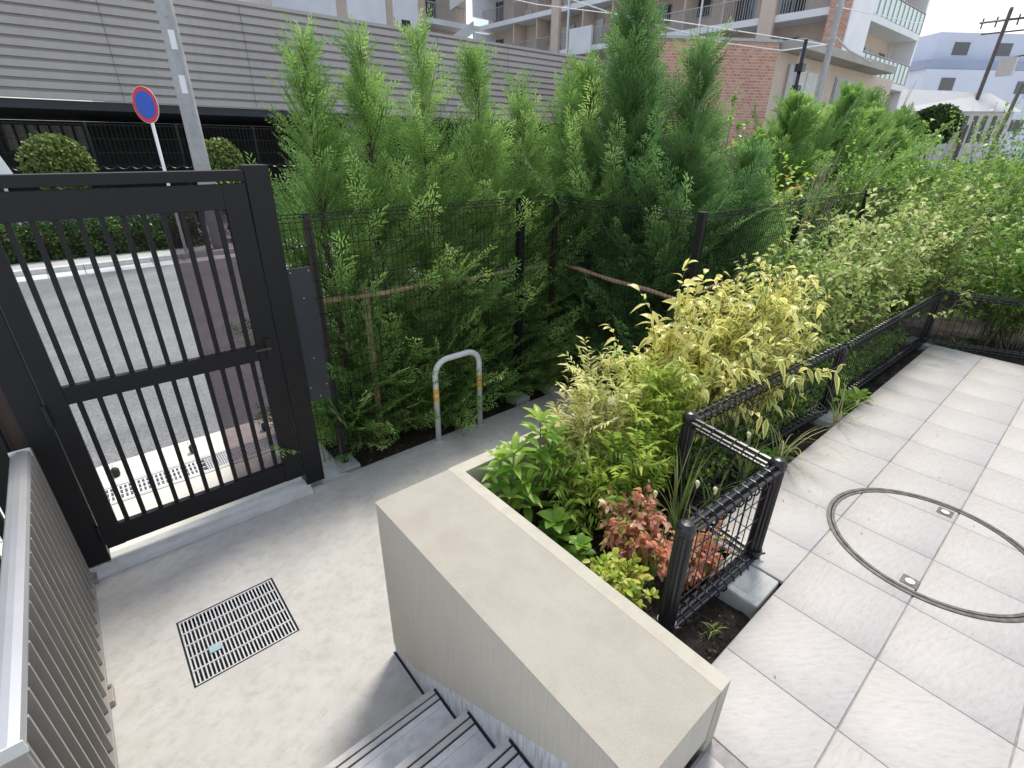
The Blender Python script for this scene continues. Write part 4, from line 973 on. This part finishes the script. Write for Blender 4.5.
# broad leaved plants with whorls
def whorl_plant(label, x, y, z0, heads, mat=L['lance'], ll=.13, lw=.02, tb=0):
    t = thing('broadleaf_plant', (x, y, z0), label, 'plant', 'fresh broad leaved plants in the planter'); P, D_, N_, T, LL = [], [], [], [], []; mb = MB()
    for (hx, hy, hz, s) in heads:
        mb.tube([(x+RN.normal(0, .01), y+RN.normal(0, .01), z0), ((x+hx)/2, (y+hy)/2, z0+(hz-z0)*.55), (hx, hy, hz)], [.006, .005, .004], 6)
        for lev in range(3):
            n = 6 if lev < 2 else 4; zz = hz - .075*s*lev + .0; ph = RN.random()*6
            for k in range(n):
                a = ph + 2*PI*k/n + RN.normal(0, .2); e = .75 - .28*lev + RN.normal(0, .12)
                P.append((hx, hy, zz)); D_.append((math.cos(a)*math.cos(e), math.sin(a)*math.cos(e), math.sin(e))); N_.append((-math.cos(a)*math.sin(e), -math.sin(a)*math.sin(e), math.cos(e)))
                T.append(min(1, max(0, .75-.22*lev+RN.normal(0, .14)+tb))); LL.append(ll*s*(.75+.15*lev+.25*RN.random()))
    LL = np.array(LL)
    build_np(*leaves(np.array(P), np.array(D_), np.array(N_), LL, lw*LL/ll, np.array(T), 'oval' if lw > .025 else 'lance', .35, .22), 'leaves', mat, t); build(mb, 'stems', M['stem'], t, smooth=True)
whorl_plant('fresh green broad leaved plant in the planter corner beside the cream rim', 1.33, 1.56, -.1, [(1.30, 1.60, .36, 1), (1.36, 1.56, .40, 1.1), (1.28, 1.50, .20, .95), (1.40, 1.50, .24, 1)], ll=.15)
whorl_plant('taller broad leaved plant at the back rim, right of the corner one', 1.58, 1.58, -.1, [(1.55, 1.58, .50, 1.1), (1.62, 1.55, .40, 1), (1.52, 1.52, .30, 1)], ll=.15)
whorl_plant('low wide leaved plant alone on the dark soil near the cream rim', 1.45, 1.33, -.1, [(1.44, 1.34, .07, 1.0)], ll=.13, lw=.034, tb=-.35)
whorl_plant('small wide leaved seedling between the low plant and the lime nandina', 1.46, 1.18, -.1, [(1.46, 1.18, .03, .8), (1.50, 1.20, -.02, .6)], ll=.12, lw=.032, tb=-.2)
whorl_plant('green leafy weed on the tile edge under the low fence', 4.22, .90, -.09, [(4.22, .92, .02, 1.1), (4.36, .90, .0, 1), (4.12, .93, .03, .9)], ll=.16, lw=.026, tb=-.1)
whorl_plant('leafy weed low against the fence foot, before the variegated shrub', 3.0, .95, -.09, [(3.0, .95, .0, 1.0), (2.85, .97, .04, 1), (3.15, .93, -.02, .9)], ll=.13, lw=.02, tb=-.3)
# grasses
def tuft(label, x, y, z0, n, ln, spread, seed=0, wd=.0035, lean=(0, 0), mat=L['grass'], tb=0):
    t = thing('grass_tuft', (x, y, z0), label, 'grass', 'wild grass tufts'); V, F, T = [], [], []
    for i in range(n):
        a = RN.random()*2*PI; l = ln*(.55+.6*RN.random()); s = spread*(.5+.8*RN.random()); d = np.array([math.cos(a)*s+lean[0], math.sin(a)*s+lean[1]])
        side = np.array([-d[1], d[0], 0])/(np.linalg.norm(d)+1e-9); b0 = np.array([x+RN.normal(0, .015), y+RN.normal(0, .015), z0]); o = len(V); K = 7
        for k in range(K):
            u = k/(K-1); p = b0 + np.array([d[0]*u**1.6, d[1]*u**1.6, l*(u-.55*u**2.6*min(1.4, s/ln*1.3))]); w = wd*(1-u**2)+.0004
            V += [p-side*w, p+side*w]
        F += [(o+2*k, o+2*k+1, o+2*k+3, o+2*k+2) for k in range(K-1)]; T += [np.clip(RN.random()+tb, 0, 1)]*(2*K)
    build_np(np.array(V), np.array(F), np.array(T), None, 'blades', mat, t)
    return t
def heads(t, pts):
    for p in pts:
        p = np.array(p, float); c = [p + np.array([.012*math.sin(k*.5), .010*k/6*1.2, .013*k-.0016*k*k]) for k in range(7)]
        b = MB(); b.tube([tuple(q) for q in c], [.003, .007, .009, .0095, .009, .006, .002], 8); h_ = build(b, 'seed_head', M['redtip'], t, smooth=True)
        b = MB(); b.tube([tuple(wloc(t)), tuple((np.array(wloc(t))+p)/2+np.array([0, 0, .08])), tuple(p)], .0015, 4, False); build(b, 'seed_stem', M['stem'], h_)
t = tuft('foxtail grass with pale seed heads inside the low fence corner', 1.92, .92, -.09, 16, .42, .18, tb=-.2); heads(t, [(1.86, .86, .36), (1.92, .80, .33), (1.72, .98, .30)])
t = tuft('foxtail grass with one pale seed head behind the low cross panel', 2.32, .98, -.09, 14, .40, .2, tb=-.2); heads(t, [(2.30, .86, .45)])
tuft('tall dry grass arching over the low fence onto the tiles, beside the shrub', 3.05, .93, -.09, 20, .62, .42, lean=(.0, -.15), tb=.3, wd=.003)
tuft('dry grass tuft at the middle post of the low fence', 3.85, .88, -.09, 18, .50, .38, lean=(.1, -.05), tb=.35, wd=.0035)
tuft('green grass tuft under the variegated shrub by the fence', 2.7, .98, -.09, 30, .5, .22, tb=-.1)
tuft('grass tuft between the front post and the coral nandina', 1.62, .88, -.09, 18, .36, .14, tb=-.15)
tuft('thin dry grass sticking out over the kerb by the concrete footing', 2.62, 1.75, -.1, 7, .62, .34, lean=(-.28, .22), tb=.4, wd=.003)
tuft('tall green grass by the domed post at the fence bend', 2.02, 1.02, -.09, 16, .62, .14, tb=-.1, wd=.005)
tuft('small weed tuft at the far corner of the terrace', 6.5, .70, -.09, 26, .22, .16, tb=-.2)
tuft('small weed tuft on the drain side of the short wire panel', 1.62, .55, -.10, 12, .07, .05, tb=-.1)
# right hand masses
shrub('cream_shrub', 'pale cream green shrub just behind the variegated one', 'shrub', (4.35, 1.52, -.1), (4.35, 1.45, .66), (.75, .52, .68), L['cream'], 95, 6, 9, .055, .014, 'dia', .25, .4, twig=.18, tbias=.08, shell=.5)
shrub('cream_shrub', 'pale cream shrub under the sagging top wires of the mesh fence', 'shrub', (5.6, 1.5, -.1), (5.6, 1.38, .78), (.80, .58, .72), L['cream'], 100, 6, 9, .058, .015, 'dia', .25, .4, twig=.18, tbias=.15, shell=.5)
shrub('cream_shrub', 'cream green shrub behind the far corner post of the low fence', 'shrub', (6.9, 1.4, -.1), (6.75, 1.15, .80), (.85, .60, .80), L['cream'], 100, 6, 9, .062, .017, 'dia', .25, .4, twig=.2, shell=.5)
for (x, y, z, rx, ry, rz, lb, tb) in ((7.15, .45, .66, .72, .62, .66, 'green small leaved shrub behind the right hand run of low fence', 0),
        (7.45, -.45, .78, .75, .70, .80, 'green shrub at the right edge over the low fence', .0),
        (7.8, -1.5, .85, .9, .8, .9, 'green shrub farthest right beyond the frame edge', -.1),
        (9.0, 1.2, 1.10, .9, .7, 1.05, 'taller green shrub with long arching shoots in the right background', .1),
        (9.6, .2, 1.15, 1.0, .9, 1.2, 'leafy green shrub at the right, below the leaning dark poles', -.05),
        (8.2, 2.5, .95, .8, .5, 1.0, 'bright green shrub behind the far end of the mesh fence', .12),
        (10.6, 2.3, 1.2, 1.0, .9, 1.15, 'green shrub before the round dark tree', .05),
        (11.6, 1.1, 1.15, 1.2, 1.1, 1.25, 'dark leafed shrub filling the gap before the white roofed house', -.1)):
    shrub('green_shrub', lb, 'shrub', (x, y, -.1), (x, y, z), (rx, ry, rz), L['green'], 60, 6, 9, .062, .019, 'dia', .2, .45, 'green shrubs of the right hand bed', twig=.26, tbias=tb, shell=.45, updir=.7)
shrub('green_shrub', 'loose yellow green shrub between the dark conifer and the mesh fence top', 'shrub', (6.0, 2.65, -.7), (6.0, 2.65, .75), (.8, .45, .95), L['green'], 60, 6, 8, .06, .02, 'dia', .2, .45, 'green shrubs of the right hand bed', twig=.22, tbias=.2, shell=.45)
shrub('green_shrub', 'low dark shrub at the foot of the dark conifer with the reddish leader', 'shrub', (5.2, 2.6, -.7), (5.2, 2.55, .45), (.6, .42, .9), L['green'], 50, 6, 8, .06, .02, 'dia', .2, .45, 'green shrubs of the right hand bed', twig=.2, tbias=-.1, shell=.45)
shrub('pink_tipped_shrub', 'shrub with pinkish yellow tips behind the mesh fence, under the brick wall', 'shrub', (6.9, 3.0, -.7), (6.9, 3.0, .85), (.55, .45, .9), L['nandyel'], 40, 5, 8, .06, .02, 'oval', .2, .4, twig=.18, tbias=.25, shell=.5)
shrub('slender_sapling', 'slender sapling with a tuft of toothed leaves against the brick wall', 'tree', (5.75, 3.15, -.7), (5.78, 3.15, 2.02), (.12, .12, .30), L['green'], 8, 4, 6, .06, .02, 'oval', .2, .5, twig=.09, tbias=.2, updir=.8)
shrub('slender_sapling', 'sapling with yellowish toothed leaves left of the steel utility pole', 'tree', (6.75, 3.4, -.7), (6.8, 3.4, 1.75), (.28, .22, .38), L['green'], 16, 4, 7, .07, .024, 'oval', .2, .5, twig=.12, tbias=.3, updir=.8)
# bare and leafy long shoots
def shoots(name, label, cx, cy, z0, n, ln, spread, r, leafn, mat=None, stemm='stemdry', lean=(0, 0), tb=0, ll=.05, lw=.016):
    t = thing(name, (cx, cy, z0), label, 'shrub'); mb = MB(); P, D_ = [], []
    for i in range(n):
        a = RN.random()*2*PI; d = np.array([math.cos(a)*spread*RN.random()+lean[0], math.sin(a)*spread*RN.random()+lean[1]]); l = ln*(.6+.5*RN.random())
        b0 = np.array([cx+RN.normal(0, .1), cy+RN.normal(0, .1), z0]); fn_ = lambda u: b0 + np.array([d[0]*u**1.3, d[1]*u**1.3, l*u*(1-.12*u)])
        mb.tube([fn_(u) for u in (0, .25, .5, .75, 1)], [r, r*.85, r*.65, r*.45, r*.2], 5, False)
        for u in (.4, .55, .7, .82):
            q = fn_(u); s = RN.normal(0, .12, 3)*l*.5; s[2] = abs(s[2])+.08*l; mb.tube([q, q+s], [r*.4, r*.15], 3, False)
            if leafn: P += [q+s*v_ for v_ in RN.random(leafn//2)]; D_ += [s/np.linalg.norm(s)+RN.normal(0, .8, 3) for _ in range(leafn//2)]
        if leafn:
            for u in np.linspace(.25, 1, leafn): P.append(fn_(u)); D_.append(np.array([RN.normal(), RN.normal(), .5]))
    build(mb, 'stems', M[stemm], t)
    if leafn:
        P = np.array(P); D_ = np.array(D_); n_ = len(P); build_np(*leaves(P, D_, np.c_[RN.normal(0, .4, (n_, 2)), np.ones(n_)], ll*(.6+.6*RN.random(n_)), lw, np.clip(RN.random(n_)+tb, 0, 1), 'dia', .2), 'foliage', mat or L['green'], t)
    return t
shoots('bare_twig_shrub', 'bare straw coloured twigs fanning up in the middle background', 7.4, 2.75, .0, 17, 1.95, .6, .012, 0, lean=(.15, .0))
shoots('bare_twig_shrub', 'grey bare twigs rising before the white roofed house', 17.5, 5.2, -.7, 8, 4.2, .9, .03, 0)
shoots('arching_shrub', 'long arching pale stems with bright leaves crossing the cream shrubs', 7.3, 1.2, .0, 12, 1.9, 1.0, .008, 16, lean=(.5, -.2), tb=.1)
shoots('arching_shrub', 'leafy upright shoots standing over the right hand shrubs', 9.6, 1.6, .2, 16, 2.3, 1.0, .008, 20, lean=(.1, -.1), tb=.15)
shoots('arching_shrub', 'leafy shoots at the right picture edge beneath the dark pole', 9.3, -.1, .2, 16, 2.3, .9, .008, 22, lean=(.1, .1), tb=.15)
shoots('arching_shrub', 'thin leafy shoots over the mesh fence, left of the bare twigs', 6.7, 2.5, .0, 10, 1.5, .5, .006, 14, tb=.2)
ballbush('round_tree', 'dark round clipped tree in front of the pale hipped roof', (41.4, 9.45, 3.0), (1.2, 1.2, 1.0), L['hedge'], 4500, .16, .06, None, True, 'tree')
leafbox('hedge_row', 'dark evergreen hedge row far behind the shrubs, below the annex', 'hedge', 13.5, 17, 5.2, 6.4, -.7, 1.5, L['hedge'], 12000, .10, .04, .1)
leafbox('hedge_row', 'green hedge row in the right distance below the round tree', 'hedge', 20, 40, 3.0, 5.0, -.7, .7, L['green'], 20000, .22, .08, .2)
leafbox('hedge_row', 'long green hedge beyond the right hand shrubs at the picture edge', 'hedge', 15, 17, -8, 4.0, -.7, 1.12, L['green'], 20000, .14, .05, .15)
# mulch chips and fallen leaves on the soil
n = 5200
P = np.c_[RN.uniform(1.17, 3.6, n), RN.uniform(.46, 1.68, n), np.full(n, -.088)]
P = np.r_[P, np.c_[RN.uniform(3.6, 6.3, 2500), RN.uniform(.86, 1.2, 2500), np.full(2500, -.075)], np.c_[RN.uniform(1.23, 3.5, 2500), RN.uniform(3.46, 4.0, 2500), np.full(2500, -.722)], np.c_[RN.uniform(6.3, 7.2, 1800), RN.uniform(-1.5, .9, 1800), np.full(1800, -.07)]]
n = len(P); Dv = np.c_[RN.normal(size=(n, 2)), RN.normal(0, .25, n)]
V, F, T_, E_ = leaves(P, Dv, np.c_[RN.normal(0, .35, (n, 2)), np.ones(n)], RN.uniform(.005, .032, n), RN.uniform(.002, .006, n), RN.random(n), 'dia', 0, .2)
o = build_np(V, F, T_, E_, 'bark_mulch', L['mulch'], None, False, (2.4, 1.1, -.09)); stuff(o, 'loose dark bark mulch and litter scattered over the bed soil', 'mulch')
n = 70
P = np.c_[RN.uniform(1.2, 6.2, n), np.minimum(.84, .84-np.abs(RN.normal(0, .35, n))), np.full(n, .004)]
P = P[(P[:, 1] < .30) | (P[:, 0] > 2.1)]; P = np.r_[P, np.c_[RN.uniform(1.2, 3.4, 40), 3.44-np.abs(RN.normal(0, .15, 40)), np.full(40, D+.004)]]
n = len(P); Dv = np.c_[RN.normal(size=(n, 2)), np.full(n, .03)]
V, F, T_, E_ = leaves(P, Dv, np.c_[RN.normal(0, .2, (n, 2)), np.ones(n)], RN.uniform(.004, .018, n), RN.uniform(.0015, .004, n), RN.random(n), 'dia', 0, .2)
o = build_np(V, F, T_, E_, 'leaf_litter', L['litter'], None, False, (2.4, .5, 0)); stuff(o, 'tiny brown leaf bits scattered over tiles and landing', 'leaf litter')
# creeping ground cover below the shrubs
n = 9000
P = np.c_[RN.uniform(2.3, 6.2, n), RN.uniform(1.05, 1.68, n), RN.uniform(-.08, .10, n)]
V, F, T_, E_ = leaves(P, rdir(n, .4), np.c_[RN.normal(0, .5, (n, 2)), np.ones(n)], .045, .012, np.clip(RN.random(n)-.2, 0, 1), 'dia', .1)
o = build_np(V, F, T_, E_, 'ground_cover', L['mahonia'], None, False, (4.2, 1.35, -.09)); stuff(o, 'low green ground cover under the shrubs behind the wire fence', 'ground cover')

# ================================================================== CAMERA, LIGHT, WORLD
cam = bpy.data.cameras.new('camera'); co = bpy.data.objects.new('camera', cam); COL.objects.link(co)
Rv, Uv, Fv = Vector((.7626, -.6467, .0130)), Vector((.2724, .3389, .9005)), None
Rv.normalize(); Uv = (Uv - Rv*Uv.dot(Rv)).normalized(); Fv = Uv.cross(Rv)
mw = Matrix(((Rv.x, Uv.x, -Fv.x, 0), (Rv.y, Uv.y, -Fv.y, 0), (Rv.z, Uv.z, -Fv.z, 1.7748), (0, 0, 0, 1)))
co.matrix_world = mw
cam.sensor_width = 36; cam.lens = 36*502.07/1024; cam.clip_start = .03; cam.clip_end = 1500
scene.camera = co
sd = Vector((.50, .27, 1.0)).normalized()      # direction towards the sun
sl = bpy.data.lights.new('sun', 'SUN'); sl.energy = 2.2; sl.angle = math.radians(12); sl.color = (1.0, .945, .85)
so = bpy.data.objects.new('sun', sl); COL.objects.link(so); so.rotation_euler = sd.to_track_quat('Z', 'Y').to_euler(); so.location = (0, 0, 30)
w = bpy.data.worlds.new('World'); scene.world = w; w.use_nodes = True; nt = w.node_tree
bg = nt.nodes['Background']
sky = nt.nodes.new('ShaderNodeTexSky'); sky.sky_type = 'NISHITA'; sky.sun_disc = False
sky.sun_elevation = math.asin(sd.z); sky.sun_rotation = math.atan2(sd.x, sd.y); sky.air_density = 1.0; sky.dust_density = 2.0; sky.ozone_density = 1.0
tc = nt.nodes.new('ShaderNodeTexCoord'); mp = nt.nodes.new('ShaderNodeMapping'); mp.inputs['Scale'].default_value = (1, 1, 2.2)
nt.links.new(tc.outputs['Generated'], mp.inputs['Vector'])
nz = nt.nodes.new('ShaderNodeTexNoise'); nz.inputs['Scale'].default_value = 2.4; nz.inputs['Detail'].default_value = 7; nz.inputs['Roughness'].default_value = .55
nt.links.new(mp.outputs[0], nz.inputs['Vector'])
cr = nt.nodes.new('ShaderNodeValToRGB'); cr.color_ramp.elements[0].position = .47; cr.color_ramp.elements[1].position = .62
cr.color_ramp.elements[0].color = (.12, .12, .12, 1); cr.color_ramp.elements[1].color = (1, 1, 1, 1)
nt.links.new(nz.outputs['Fac'], cr.inputs[0])
mx = nt.nodes.new('ShaderNodeMix'); mx.data_type = 'RGBA'; nt.links.new(cr.outputs[0], mx.inputs[0]); nt.links.new(sky.outputs[0], mx.inputs[6]); mx.inputs[7].default_value = (5.5, 5.7, 6.0, 1)
nt.links.new(mx.outputs[2], bg.inputs[0]); bg.inputs[1].default_value = .138
vs = scene.view_settings; vs.view_transform = 'Standard'; vs.look = 'None'; vs.gamma = 1; vs.use_curve_mapping = False; vs.exposure = .80
scene.cycles.max_bounces = 6; scene.cycles.transparent_max_bounces = 12
